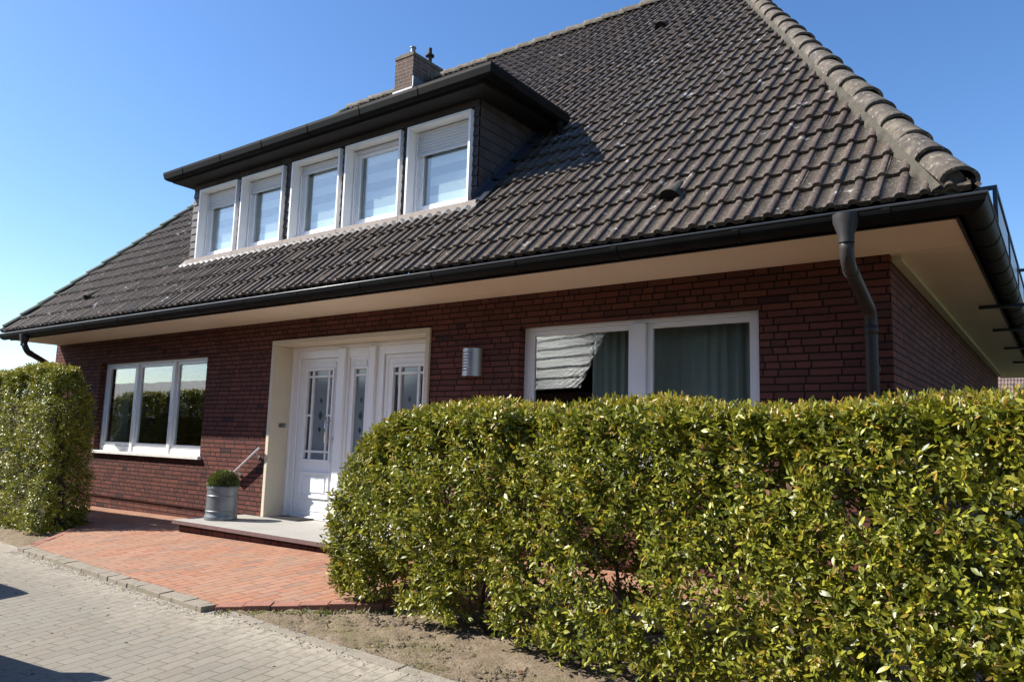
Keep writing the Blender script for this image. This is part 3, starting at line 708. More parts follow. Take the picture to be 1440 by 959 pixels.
for ri, z in enumerate(rows):
    if z < 4.83:
        for a, b in strips: slate(a + .001, b - .001, z, .135)
    else:
        x = DX0 - (ri % 2) * .1
        while x < DX1: slate(max(x, DX0) + .001, min(x + .2, DX1) - .001, z, .135); x += .202
    for sx, sg in ((DX1, 1), (DX0, -1)):
        y = .012 - (ri % 2) * .1
        while y < 1.3:
            ylim = z - ZR + .02; y0 = max(y, .012); y1 = min(y + .2, ylim)
            if y1 > y0 + .01:
                t = sr.uniform(0, .004); X = sx + sg * (.012 + t); X2 = sx + sg * .002
                sl.add([(X, y0 + .001, z), (X, y1 - .001, z), (X2, y1 - .001, z + .135), (X2, y0 + .001, z + .135), (X - sg * .008, y0, z), (X - sg * .008, y1, z)], [(0, 1, 2, 3), (1, 0, 4, 5)])
            y += .202
sl.build('slate_cladding', 'slate', dormer)
ds = MB(); 
edges_ = [-6.415, -5.16, -3.99, -2.90, -1.79, -.583]
for a, b in zip(edges_[:-1], edges_[1:]): ds.box(a + .0015, b - .0015, -.10, .004, 3.648, 3.732)
ds.build('sill', 'dormer_sill', dormer, bevel=.003)
fls = MB()   # lead apron under the sill and soakers up the side
xa = np.arange(-6.5, -.5, .0725); rj = random.Random(2)
vs = []; 
for x in xa:
    hh = .035 if int(round((x + 6.5) / .0725)) % 2 == 0 else .012
    for yy, zz in ((-.05, .055), (-.125, hh + .020), (-.15 + rj.uniform(-.012, .012), hh + .014)): vs.append((x, yy, ZR + yy + zz * 1.3))
fls.add(vs, [(i * 3 + k, (i + 1) * 3 + k, (i + 1) * 3 + k + 1, i * 3 + k + 1) for i in range(len(xa) - 1) for k in range(2)])
fls.build('lead_apron', 'apron', dormer)
sk = MB()
for i in range(4):
    y0 = -.08 + i * .34; y1 = y0 + .30
    sk.add([(DX1 + .02, y0, ZR + y0 + .12), (DX1 + .02, y1, ZR + y1 + .12), (DX1 + .14, y1, ZR + y1 + .075), (DX1 + .14, y0, ZR + y0 + .075), (DX1 + .02, y0, ZR + y0 + .2), (DX1 + .02, y1, ZR + y1 + .2)], [(0, 3, 2, 1), (0, 1, 5, 4)])
sk.build('side_flashing', 'lead_blue', dormer)
# dormer roof, soffit and gutter on three sides
dr = MB(); dr.prism([(-.33, 5.035), (1.45, 5.06), (1.45, 5.15), (-.33, 5.10)], DX0 - .24, DX1 + .33, 'x'); dr.build('dormer_roof', 'fascia_dark', dormer)
df = MB(); df.box(DX0 - .18, DX1 + .26, -.27, 1.2, 4.965, 5.033); df.build('dormer_soffit', 'fascia_dark', dormer)
DGP = [(DX0 - .17, 1.36, 5.105), (DX0 - .17, -.325, 5.105), (DX1 + .385, -.325, 5.105), (DX1 + .385, 1.20, 5.105)]
dg = MB(); boxg = [(-.04, .0), (-.04, -.10), (-.01, -.125), (.03, -.125), (.065, -.10), (.082, -.03), (.082, .004), (.070, .004), (.070, -.02), (.055, -.09), (-.03, -.09), (-.03, .0)]
dg.sweep(DGP, boxg)
for x in np.arange(-6.2, -.4, .98): dg.sweep([(x, -.325, 5.105), (x + .035, -.325, 5.105)], [(a + .005 if a > 0 else a, b - .004) for a, b in boxg])
dg.build('dormer_gutter', 'zinc_dark', dormer)
dp2 = MB(); dp2.lathe([(.05, 0), (.05, -.08), (.035, -.14), (.034, -.22)], (DX1 + .385, 1.08, 5.0), 14, True); dp2.build('spout', 'zinc_dark', dormer)

shut_bottom = [4.57, 4.63, 4.69, 4.765, 4.51]
for i, (a, b) in enumerate(DW):
    su = MB(); rect_frame(su, a, b, 3.735, 4.84, .03, -.06, .10, wb=.0005)
    win = su.build('dormer_window', 'white_pvc', house, bevel=.003)
    fm = MB(); x0, x1 = a + .032, b - .032
    rect_frame(fm, x0, x1, 3.74, 4.805, .045, .088, .15, wb=.05)             # fixed frame
    rect_frame(fm, x0 + .047, x1 - .047, 3.792, 4.76, .06, .098, .145, wb=.075)    # sash
    fm.box(x0, x0 + .03, .066, .0865, 3.76, 4.80); fm.box(x1 - .03, x1, .066, .0865, 3.76, 4.80)   # shutter guides
    fm.build('frame', 'white_pvc', win, bevel=.003)
    g = MB(); g.box(x0 + .10, x1 - .10, .118, .124, 3.86, 4.71); g.build('pane', 'window_glass', win)
    sh = MB(); z = 4.80
    while z > shut_bottom[i] + .01:
        zb = max(z - .037, shut_bottom[i]); sh.prism([(.079, zb + .002), (.073, (z + zb) / 2), (.079, z - .002), (.084, z - .002), (.084, zb + .002)], x0 + .031, x1 - .031, 'x'); z -= .037
    sh.box(x0 + .031, x1 - .031, .069, .085, shut_bottom[i] - .022, shut_bottom[i] - .001)
    sh.build('roller_shutter', 'shutter', win)
    bl = MB(); bl.box(x0 + .19, x1 - .05, .152, .156, 3.80, 4.82); bl.build('blind', 'blind', win)
    cu = MB(); n = 24; vs = []
    for k in range(n): 
        for zz in (3.82, 4.85): vs.append((x0 + .02 + k * .0125, .185 + .015 * math.sin(k * 1.7), zz))
    cu.add(vs, [(2 * k, 2 * k + 2, 2 * k + 3, 2 * k + 1) for k in range(n - 1)]); cu.build('drape', 'curtain_grey', win, smooth=True)
att = MB(); att.box(DX0 + .12, DX1 - .12, 1.30, 1.34, 3.7, 5.02); att.build('attic_wall', 'interior', dormer)

# chimney
ch = MB(); ch.box(-6.86, -6.33, 4.6, 5.53, 8.0, 9.22)
chim = ch.build('chimney', 'chimney_brick', house)
cc = MB(); cc.box(-6.875, -6.315, 4.585, 5.545, 9.222, 9.30); cc.prism([(-6.84, 9.30), (-6.35, 9.30), (-6.45, 9.345), (-6.74, 9.345)], 4.62, 5.51); cc.build('chimney_cap', 'hip_cap', chim, bevel=.008)
cf = MB(); cf.box(-6.885, -6.305, 4.575, 4.60, 8.28, 8.50); cf.box(-6.328, -6.305, 4.6, 5.1, 8.30, 8.75); cf.prism([(4.35, ZR + 4.35 + .07), (4.6, ZR + 4.6 + .09), (4.6, ZR + 4.6 + .06), (4.35, ZR + 4.35 + .04)], -6.95, -6.24, 'x'); cf.build('chimney_flashing', 'lead', chim)
cp = MB(); cp.lathe([(.055, 0), (.055, .13), (.07, .135), (.07, .16)], (-6.50, 4.75, 9.345), 14, True); cp.build('flue', 'lead', chim)
cp = MB(); cp.lathe([(.05, 0), (.05, .12), (.10, .13), (.10, .16), (.045, .17), (.045, .32)], (-6.42, 5.2, 9.345), 14, True); cp.build('flue', 'fascia_dark', chim)

# left front window: three lights
def front_window(op, mull, yf, parent, bottom, sash_gap):
    a, b, z0, z1 = op
    fm = MB(); rect_frame(fm, a + .004, b - .004, z0 + .004, z1 - .004, .055, yf, yf + .07, wb=bottom, wt=.042)
    for m0, m1 in mull: fm.box(m0, m1, yf - .02, yf + .068, z0 + .02, z1 - .048)
    win = fm.build('front_window', 'white_pvc', parent, bevel=.004)
    es = [a + .059] + [q for m in mull for q in m] + [b - .059]
    for i in range(0, len(es), 2):
        s = MB(); x0, x1 = es[i] + .003, es[i + 1] - .003
        rect_frame(s, x0, x1, z0 + bottom + .008, z1 - .049, .055, yf + .012, yf + .066, wt=.05)
        s.build('sash', 'white_pvc', win, bevel=.004)
        g = MB(); g.box(x0 + .055, x1 - .055, yf + .035, yf + .041, z0 + bottom + .06, z1 - .095); g.build('pane', 'window_glass', win)
    return win
wl = front_window(WL, [(-7.93, -7.85), (-6.80, -6.72)], .10, house, .085, 0)
ws = MB()
for a, b in ((-8.99, -7.36), (-7.357, -5.675)): ws.box(a, b, -.062, .098, .69, .737)
ws.build('window_sill', 'sill_stone', wl, bevel=.004)
wr = front_window(WR, [(1.265, 1.40)], .10, house, .085, 0)
ws = MB(); ws.box(WR[0] - .02, WR[1] + .02, -.062, .098, .81, .862); ws.build('window_sill', 'sill_stone', wr, bevel=.004)

# door portal of pale stone
ps = MB()
ps.box(DR[0], DR[0] + .062, -.03, .335, .002, 2.285); ps.box(DR[1] - .062, DR[1], -.03, .335, .002, 2.285); ps.box(DR[0], DR[1], -.03, .335, 2.287, DR[3])
ps.build('door_surround', 'portal_stone', house, bevel=.006)
YD = .28; IX0, IX1 = DR[0] + .064, DR[1] - .064
f = MB(); rect_frame(f, IX0, IX1, .003, 2.284, .05, YD - .01, YD + .055, wb=.02)
f.box(-3.105, -2.975, YD - .035, YD + .05, .024, 2.233); f.box(-2.52, -2.415, YD - .035, YD + .05, .024, 2.233)
dfm = f.build('door_frame', 'white_door', house, bevel=.004)
f2 = MB(); rect_frame(f2, IX0 + .052, -3.107, .024, 2.232, .10, YD + .006, YD + .054, wb=.012, wr=.03, wt=.11); rect_frame(f2, -2.413, IX1 - .052, .024, 2.232, .12, YD + .006, YD + .054, wb=.012, wr=.10, wt=.11); rect_frame(f2, -2.973, -2.522, .024, 2.232, .04, YD + .006, YD + .054, wb=.04, wt=.118)
f2.build('inner_frame', 'white_door', dfm, bevel=.004)
def ring(mb, x0, x1, z0, z1, w_, y0, y1): rect_frame(mb, x0, x1, z0, z1, w_, y0, y1)
def door_leaf(name, x0, x1, gx0, gx1, bars, knob, panel=True):
    y = YD + .03; gz0, gz1 = .775, 1.955
    lf = MB(); z0, z1 = .04, 2.118
    lf.box(x0, gx0, y, y + .06, z0, z1); lf.box(gx1, x1, y, y + .06, z0, z1); lf.box(gx0, gx1, y, y + .06, gz1, z1); lf.box(gx0, gx1, y, y + .06, z0, gz0)
    ring(lf, gx0 - .035, gx1 + .035, gz0 - .035, gz1 + .035, .034, y - .018, y - .0005)       # glazing bead
    if panel:
        ring(lf, gx0 - .04, gx1 + .04, .27, .61, .035, y - .02, y - .0005); lf.box(gx0 + .045, gx1 - .045, y - .012, y - .0005, .345, .535)
        ring(lf, x0 + .05, x1 - .05, .10, z1 - .05, .012, y - .007, y - .0004)
    d = lf.build(name, 'white_door', house, bevel=.005)
    ys = y + .025
    if bars:
        b0, b1 = gx0 + .085, gx1 - .095
        cols = [(gx0, b0), (b0 + .035, b1), (b1 + .035, gx1)]
    else: cols = [(gx0, gx1)]
    rows_ = [(gz0, .862), (.892, 1.342), (1.372, 1.862), (1.892, gz1)]
    mt = MB(); g1 = MB(); g2 = MB()
    if bars:
        for q in (b0, b1): mt.box(q, q + .035, y - .004, ys - .001, gz0, gz1)
        for r0 in (.862, 1.862):
            for c0, c1 in cols: mt.box(c0, c1, y - .002, ys - .001, r0, r0 + .03)
        for c0, c1 in (cols[0], cols[2]): mt.box(c0, c1, y - .002, ys - .001, 1.342, 1.372)
        g1.box(cols[1][0] - .01, cols[1][1] + .01, ys, ys + .006, gz0, gz1)
        for c in (cols[0], cols[2]): g2.box(c[0], c[1], ys + .001, ys + .007, gz0, gz1)
        g2.build('clear_pane', 'clear_dark_glass', d)
        cx = (cols[1][0] + cols[1][1]) / 2 - .002
    else:
        m2 = MB(); m2.box(gx0, gx1, y - .002, ys - .001, .862, .892); m2.build('muntin', 'muntin', d); mt.box(gx0, gx1, y - .002, ys - .001, 1.862, 1.892)
        g1.box(gx0, gx1, ys, ys + .006, gz0, gz1); cx = (gx0 + gx1) / 2
    mt.build('muntin', 'muntin', d); g1.build('frosted_pane', 'frosted_glass', d)
    for z, hw, hh in ((1.556, .028, .04), (1.356, .042, .062), (1.170, .028, .04)):
        dm = MB(); dm.prism([(cx - hw, z), (cx, z - hh), (cx + hw, z), (cx, z + hh)], ys - .004, ys - .001); dm.build('glass_ornament', 'diamond', d)
    if knob:
        h = MB(); hx = x1 - .10
        h.tube([(hx, YD - .06, 1.00), (hx, YD - .06, 1.335)], .014, 12)
        for z in (1.045, 1.29): h.tube([(hx, YD - .06, z), (hx, y + .001, z)], .009, 10)
        h.box(hx + .045, hx + .07, y - .008, y - .0006, 1.02, 1.08)
        h.build('handle', 'steel', d, smooth=True)
    return d
door_leaf('front_door', -3.922, -3.145, -3.754, -3.255, True, True)
door_leaf('side_light', -2.930, -2.565, -2.83, -2.575 - .03 + .0, False, False, True)
door_leaf('door_panel', -2.285, -1.475, -2.126, -1.63, True, False)

# balcony on the right-hand side
bc = MB(); bx0, bx1 = 3.95, 5.6
bc.box(4.27, bx1, 6.45, 8.6, 2.72, 2.77); balc = bc.build('balcony', 'dark_steel', house)
for y in (2.65, 4.40, 6.31, 8.3): bf = MB(); bf.box(3.90, bx1, y - .014, y + .014, 2.572, 2.606); bf.build('beam', 'dark_steel', balc)
br = MB(); XRL = 4.10; ZT = 3.84; Y0 = 2.57
def bar(a, b, r): br.tube([a, b], r, 4)
br.box(XRL - .022, XRL + .022, Y0, 9.0, ZT - .04, ZT); br.box(3.2, XRL - .023, Y0, Y0 + .04, ZT - .04, ZT)
for y in (Y0 + .001, 4.5, 6.43, 8.3): br.box(XRL - .02, XRL + .02, y, y + .04, 2.80, ZT - .041)
br.box(XRL - .015, XRL + .015, Y0 + .05, 9.0, 3.05, 3.08); br.box(XRL + .024, bx1, 6.43, 6.47, ZT - .14, ZT - .10)
br.build('balcony_railing', 'dark_steel', balc)
bg = MB()
for y0, y1 in ((Y0 + .06, 4.48), (4.56, 6.41), (6.49, 8.28)): bg = MB(); bg.box(XRL - .005, XRL + .005, y0, y1, 3.10, ZT - .06); bg.build('balcony_pane', 'frosted_panel', balc)

# ------------------------------------------------------------------ fittings on and before the front
st = thing('door_step', (-2.7, -.4, -.2), 'pale stone doorstep slab with dark red edge before the white door', 'doorstep')
s = MB(); SX0, SX1 = -4.53, -.82
for a, b in ((SX0, -3.30), (-3.298, -2.07), (-2.068, SX1)): s.box(a, b, -1.035, -.0015, -.045, 0.)
s.box(DR[0] + .001, DR[1] - .001, 0., .299, -.045, -.0012)
s.build('slab', 'slab_stone', st, bevel=.003)
s = MB(); s.box(SX0 - .004, SX1, -1.041, -1.0365, -.047, -.004); s.box(SX0 - .0045, SX0 - .0006, -1.0364, -.003, -.047, -.004); s.build('slab_edge', 'slab_edge', st)
s = MB(); s.box(SX0 + .06, SX1 - .05, -.975, -.003, -.42, -.049); s.build('riser', 'brick_base', st)

pl = thing('planter', (-4.02, -.62, 0), 'round zinc-grey planter with clipped boxwood ball standing on the doorstep', 'planter')
PC = (-4.17, -.60, 0.002)
SCP = .60
pr = [(.325, 0), (.335, .01), (.325, .05), (.315, .058), (.312, .095), (.322, .10), (.322, .112), (.312, .118), (.305, .285), (.314, .29), (.314, .302), (.305, .308), (.305, .375), (.318, .382), (.322, .41), (.312, .42), (.285, .42), (.28, .38)]
pr = [(q_ * SCP, z_) for q_, z_ in pr]
b = MB(); b.lathe(pr, PC, 56); pot = b.build('pot', 'pot_zinc', pl, smooth=False)
pot.data.polygons.foreach_set('use_smooth', [True] * len(pot.data.polygons)); md = pot.modifiers.new('edge', 'EDGE_SPLIT'); md.split_angle = .7
for k0 in (-.55, -2.2):   # raised rings on the pot wall
    em = MB()
    for k in range(24):
        a0, a1 = 2 * PI * k / 24, 2 * PI * (k + 1) / 24; vs = []
        for a in (a0, a1):
            for R in (.060, .075):
                th = k0 + R * math.cos(a) / .188; vs.append((PC[0] + .1875 * math.cos(th), PC[1] + .1875 * math.sin(th), .20 + R * math.sin(a)))
        em.add(vs, [(0, 1, 3, 2)])
    em.build('pot_relief', 'pot_zinc', pot)
b = MB(); b.lathe([(.169, .40), (.09, .41)], PC, 24, True); b.build('soil', 'pot_soil', pl)

def leaf_cloud(mb_mats, pts, dirs, length, width, rng, curl=.25, upbias=0., face=None):
    """a folded, curved leaf blade at each point; returns verts, faces arrays"""
    n = len(pts); d = dirs / np.linalg.norm(dirs, axis=1, keepdims=True)
    ref = rng.normal(size=(n, 3)); ref[:, 2] += upbias
    if face is not None: ref = ref * .62 + face
    nr = ref - d * np.sum(ref * d, 1, keepdims=True); nr /= np.linalg.norm(nr, axis=1, keepdims=True)
    sd = np.cross(d, nr)
    L = length[:, None]; Wd = width[:, None]; c = (rng.uniform(.2, 1., n) * curl)[:, None]
    fold = rng.uniform(.15, .5, n)[:, None]
    b = pts; q = lambda t, s_, h: b + d * (L * t) + sd * (Wd * s_) + nr * (L * h)
    P = [q(0, 0, 0), q(.33, -.46, fold * .10 - c * .12), q(.33, 0, -c * .12), q(.33, .46, fold * .10 - c * .12),
         q(.68, -.40, fold * .09 - c * .45), q(.68, 0, -c * .45), q(.68, .40, fold * .09 - c * .45), q(1, 0, -c * .95)]
    V = np.stack(P, 1).reshape(-1, 3)
    F4 = np.array([(1, 2, 5, 4), (2, 3, 6, 5)]); F3 = np.array([(0, 2, 1), (0, 3, 2), (4, 5, 7), (5, 6, 7)])
    base = (np.arange(n) * 8)[:, None, None]
    return V, (base + F4).reshape(-1, 4), (base + F3).reshape(-1, 3)
def leaf_mesh(name, parent, groups, origin=None):
    """groups: list of (material, V, F4, F3)"""
    vs = []; off = 0; lv = []; ls = []; mi = []; start = 0
    for k, (m_, V, F4, F3) in enumerate(groups):
        vs.append(V)
        for F, w_ in ((F4, 4), (F3, 3)):
            lv.append((F + off).ravel()); ls.append(start + np.arange(len(F)) * w_); start += len(F) * w_; mi.append(np.full(len(F), k))
        off += len(V)
    V = np.concatenate(vs) - (ORG[parent.name] if parent is not None else np.array(origin)); LV = np.concatenate(lv).astype(np.int32); LS = np.concatenate(ls).astype(np.int32); MI = np.concatenate(mi).astype(np.int32)
    me = bpy.data.meshes.new(name); me.vertices.add(len(V)); me.vertices.foreach_set('co', V.astype(np.float32).ravel())
    me.loops.add(len(LV)); me.loops.foreach_set('vertex_index', LV); me.polygons.add(len(LS)); me.polygons.foreach_set('loop_start', LS)
    me.polygons.foreach_set('material_index', MI); me.polygons.foreach_set('use_smooth', np.ones(len(LS), bool))
    for m_, *_ in groups: me.materials.append(M[m_])
    me.update(calc_edges=True); me.validate()
    o = bpy.data.objects.new(name, me); COL.objects.link(o)
    if parent is not None: o.parent = parent; ORG[o.name] = ORG[parent.name]
    return o
n = 5200; z = RNG.uniform(-.15, 1, n); a = RNG.uniform(0, 2 * PI, n); rr_ = np.sqrt(1 - z * z)
nd = np.stack([rr_ * np.cos(a), rr_ * np.sin(a), z], 1); rad = .185 * (1 - np.abs(RNG.normal(0, .05, n)))
pts = np.array(PC) + np.array([0, 0, .435]) + nd * rad[:, None] * np.array([1, 1, .95])
dirs = nd + RNG.normal(0, .7, (n, 3)) + np.array([0, 0, .3])
leaf_mesh('boxwood_ball', pl, [('box_leaf', *leaf_cloud(None, pts, dirs, RNG.uniform(.016, .028, n), RNG.uniform(.010, .014, n), RNG))])
cor = MB(); cor.lathe([(.152 * math.cos(t), .152 * math.sin(t) + .425) for t in np.linspace(-.1, 1.5, 10)], PC, 24, True); cor.build('boxwood_core', 'pot_soil', pl, smooth=True)

hr = thing('handrail', (-4.45, -.08, .6), 'flat white sloping handrail on the brick wall behind the planter', 'handrail')
A = np.array([-4.80, -.09, .505]); B = np.array([-4.185, -.09, .905]); d = (B - A) / np.linalg.norm(B - A); up = np.array([-d[2], 0, d[0]])
ev = np.array([.80, -.60, .0]); nrm_ = np.cross(d, ev); nrm_ /= np.linalg.norm(nrm_); nrm_ *= 1 if nrm_[2] > 0 else -1
b = MB(); vs = []
for P_ in (A, B):
    for (ww, uu) in ((.042, -.012), (-.042, -.012), (-.042, .012), (.042, .012)): vs.append(P_ + nrm_ * uu + ev * ww)
b.add(vs, [(0, 1, 2, 3), (7, 6, 5, 4), (0, 4, 5, 1), (1, 5, 6, 2), (2, 6, 7, 3), (3, 7, 4, 0)]); b.build('rail', 'rail_paint', hr, bevel=.006)
for t in (.18, .82):
    q = A + (B - A) * t; b = MB(); b.tube([q + np.array([0, .045, -.01]), q + np.array([.0, .06, -.05]), (q[0], -.003, q[2] - .055)], .009, 10); b.tube([(q[0], -.012, q[2] - .055), (q[0], -.0005, q[2] - .055)], .028, 14); b.build('bracket', 'steel', hr, smooth=False)

dmn = thing('doormat', (-3.68, .12, 0), 'dark ribbed rubber doormat lying before the left white door leaf', 'doormat')
b = MB(); b.box(-3.98, -3.40, -.02, .255, .0005, .008); b.build('mat_base', 'mat_rubber', dmn)
b = MB()
for k in range(24): x = -3.97 + k * .0242; b.box(x, x + .012, -.018, .253, .0083, .018)
b.build('mat_ribs', 'mat_rubber', dmn)

db = thing('doorbell', (-4.078, .17, 1.21), 'small grey doorbell plate on the left jamb of the stone surround', 'doorbell')
b = MB(); b.box(-4.0818, -4.072, .115, .225, 1.185, 1.24); b.build('plate', 'bell_grey', db, bevel=.003)
b = MB(); b.tube([(-4.0718, .195, 1.212), (-4.067, .195, 1.212)], .010, 12); b.build('button', 'steel', db)

wlamp = thing('wall_lamp', (-.60, 0, 1.92), 'half-round stainless steel wall lamp with slots on the brick wall beside the door', 'lamp')
LX, LZ0, LZ1, LR = -.60, 1.770, 2.070, .120
b = MB(); b.box(LX - .09, LX + .09, -.02, -.001, LZ0 + .02, LZ1 - .02); b.build('back_plate', 'steel', wlamp)
b = MB(); n = 24; slots = [LZ0 + .055 + k * .032 for k in range(7)]
zs = [LZ0]; 
for q in slots: zs += [q, q + .010]
zs.append(LZ1)
for k in range(len(zs) - 1):
    for j in range(n):
        a0, a1 = PI + PI * j / n, PI + PI * (j + 1) / n
        slot = (k % 2 == 1) and (7 <= j <= 15)
        if slot: continue
        b.add([(LX + LR * math.cos(a0), -.02 + LR * math.sin(a0), zs[k]), (LX + LR * math.cos(a1), -.02 + LR * math.sin(a1), zs[k]), (LX + LR * math.cos(a1), -.02 + LR * math.sin(a1), zs[k + 1]), (LX + LR * math.cos(a0), -.02 + LR * math.sin(a0), zs[k + 1])], [(0, 1, 2, 3)])
shade = b.build('lamp_shade', 'brushed_steel', wlamp, smooth=True)
b = MB(); b.tube([(LX, -.06, LZ0 + .03), (LX, -.06, LZ1 - .03)], .045, 16); b.build('diffuser', 'white_pvc', wlamp, smooth=True)

def curtain(name, x0, x1, z0, z1, y, period, amp, mat, label, seed):
    r = np.random.default_rng(seed); n = int((x1 - x0) / .012); xs = np.linspace(x0, x1, n); ph = np.cumsum(r.uniform(.7, 1.3, n)) * .012 / period * 2 * PI
    am = amp * (.7 + .3 * np.sin(xs * 3.1)); ys = y + am * np.sin(ph) + .3 * am * np.sin(2.3 * ph + 1)
    vs = []; k = 6
    for x, yy in zip(xs, ys):
        for t in range(k): zz = z0 + (z1 - z0) * t / (k - 1); vs.append((x, y + (yy - y) * (1 - .25 * t / k), zz))
    mb = MB(); mb.add(vs, [(i * k + t, (i + 1) * k + t, (i + 1) * k + t + 1, i * k + t + 1) for i in range(n - 1) for t in range(k - 1)])
    o = mb.build(name, mat, origin=((x0 + x1) / 2, y, z0), smooth=True); return tag(o, label, 'curtain')
curtain('curtain', .66, 2.75, .06, 2.58, .36, .105, .030, 'curtain_green', 'grey green pleated curtain behind the wide two-pane window', 1)
curtain('curtain', -9.05, -8.62, .06, 2.58, .38, .09, .03, 'curtain_grey', 'grey curtain drawn aside at the left of the three-pane window', 2)

# ------------------------------------------------------------------ hedges
def make_hedge(name, loc, label, org, ang, Lx, T, H, n_shoot, seed, sheer, roundend, thin, leaf=(.048, .084), stems_every=.42, group=None, low=0.03, lean=None, dense=False, drop=.15):
    """clipped laurel hedge: local x along, y depth (0 front .. T back), z up; foliage of shoots, each a whorl of leaves"""
    r = np.random.default_rng(seed); h = thing(name, loc, label, 'hedge', group)
    ca, sa = math.cos(ang), math.sin(ang)
    def W(p):
        x = org[0] + p[:, 0] * ca - p[:, 1] * sa; y = org[1] + p[:, 0] * sa + p[:, 1] * ca
        g = -.085 + .0135 * np.clip(x, -14, 8) + .06 * np.clip(y + .9, -10, 0) - .05
        return np.stack([x, y, g + p[:, 2]], 1)
    def Wd(d): return np.stack([d[:, 0] * ca - d[:, 1] * sa, d[:, 0] * sa + d[:, 1] * ca, d[:, 2]], 1)
    # smooth clump noise
    kk = r.uniform(2.5, 9, (26, 1)) * (lambda q: q / np.linalg.norm(q, axis=1, keepdims=True))(r.normal(size=(26, 3))); ph = r.uniform(0, 2 * PI, 26)
    def clump(p): return np.sin(p @ kk.T + ph).sum(1) / math.sqrt(13)
    # candidate shoots with a surface-weighted depth
    A = np.array([Lx * H * 1.0, Lx * H * .8, Lx * T * 1.5, T * H * 1.0, T * H * .4]); A /= A.sum()
    side = r.choice(5, n_shoot, p=A); u = r.random((n_shoot, 3)); dep = np.abs(r.exponential(.070, n_shoot)).clip(0, .36)
    p = np.stack([u[:, 0] * Lx, u[:, 1] * T, low + u[:, 2] * (H - low)], 1); nrm = np.zeros((n_shoot, 3))
    for k, (ax, val, sg) in enumerate(((1, 0, 1), (1, T, -1), (2, H, -1), (0, 0, 1), (0, Lx, -1))):
        m_ = side == k; p[m_, ax] = val + sg * dep[m_]; nrm[m_, ax] = -sg
    # shape: slightly bulging faces, rounded ends, uneven clipping
    cl = clump(p * np.array([1, 1, 1]))
    bulge = .05 * np.sin(np.clip(p[:, 2] / H, 0, 1) * PI)
    p += nrm * (.028 * cl + bulge)[:, None]
    if roundend: # the free end leans in towards the top
        e = roundend(p[:, 2]); t = np.clip(1 - p[:, 0] / .9, 0, 1); p[:, 0] += e * t
        top = np.clip((p[:, 2] - (H - .16)) / .16, 0, 1); 
        dropz = drop * np.clip(1 - (p[:, 0] - e) / .45, 0, 1) ** 2; p[:, 2] -= dropz * top
    if lean: p[:, 1] += lean(p[:, 2]) * np.clip(1 - p[:, 1] / T, 0, 1)
    keep = np.ones(n_shoot, bool)
    th = thin(p); c2 = clump(p * 1.3 + 5.)
    keep &= (c2 > -1.70 + th * 2.0)
    kf = r.uniform(16, 34, (20, 1)) * (lambda q: q / np.linalg.norm(q, axis=1, keepdims=True))(r.normal(size=(20, 3))); pf = r.uniform(0, 2 * PI, 20)
    keep &= (np.sin(p @ kf.T + pf).sum(1) / math.sqrt(10) > -1.0)
    keep &= r.random(n_shoot) > th * .35
    p = p[keep]; nrm = nrm[keep]; side = side[keep]; dep = dep[keep]; ns = len(p)
    ax = nrm * .9 + r.normal(0, .55, (ns, 3)); ax[:, 2] += np.where(side == 2, 1.3, .55); ax /= np.linalg.norm(ax, axis=1, keepdims=True)
    ref = r.normal(size=(ns, 3)); t1 = np.cross(ax, ref); t1 /= np.linalg.norm(t1, axis=1, keepdims=True); t2 = np.cross(ax, t1)
    PT = []; DR_ = []; LN = []; TIP = []
    nl = 9
    for k in range(nl):
        an = k * 2.4 + r.uniform(-.4, .4, ns); f_ = k / (nl - 1)
        rad = np.cos(an)[:, None] * t1 + np.sin(an)[:, None] * t2
        PT.append(p + ax * ((f_ - .6) * .11)[..., None] if False else p + ax * ((f_ - .6) * .11)); 
        DR_.append(rad * (1.0 - .55 * f_) + ax * (.25 + .75 * f_) + r.normal(0, .22, (ns, 3)) + np.array([0, 0, -.12 * (1 - f_)]))
        LN.append(r.uniform(leaf[0], leaf[1], ns) * (1.0 - .38 * f_)); TIP.append(np.full(ns, f_))
    PT = np.concatenate(PT); DR_ = np.concatenate(DR_); LN = np.concatenate(LN); TIP = np.concatenate(TIP)
    surf = np.tile((dep < .06) & (side == 2), nl); surf2 = np.tile(dep < .05, nl); rnd = r.random(len(PT)); shoot_r = np.tile(r.random(ns), nl)
    young = ((TIP > .55) & surf & (shoot_r < .75)) | ((TIP > .6) & surf2 & (shoot_r < .30))
    old = (~young) & (rnd < .012)
    FC = np.tile(nrm * .75, (nl, 1)); FC[:, 2] += .45
    groups = []
    for m_, sel, wf in (('laurel_leaf', ~young & ~old, .40), ('young_leaf', young, .33), ('old_leaf', old, .40)):
        if sel.sum() == 0: continue
        groups.append((m_, *leaf_cloud(None, W(PT[sel]), Wd(DR_[sel]), LN[sel], LN[sel] * wf * r.uniform(.85, 1.15, sel.sum()), r, .30, 0., Wd(FC[sel]))))
    leaf_mesh('foliage', h, groups)
    # woody stems and twigs inside
    sm_ = MB(); rs = random.Random(seed); x = .12
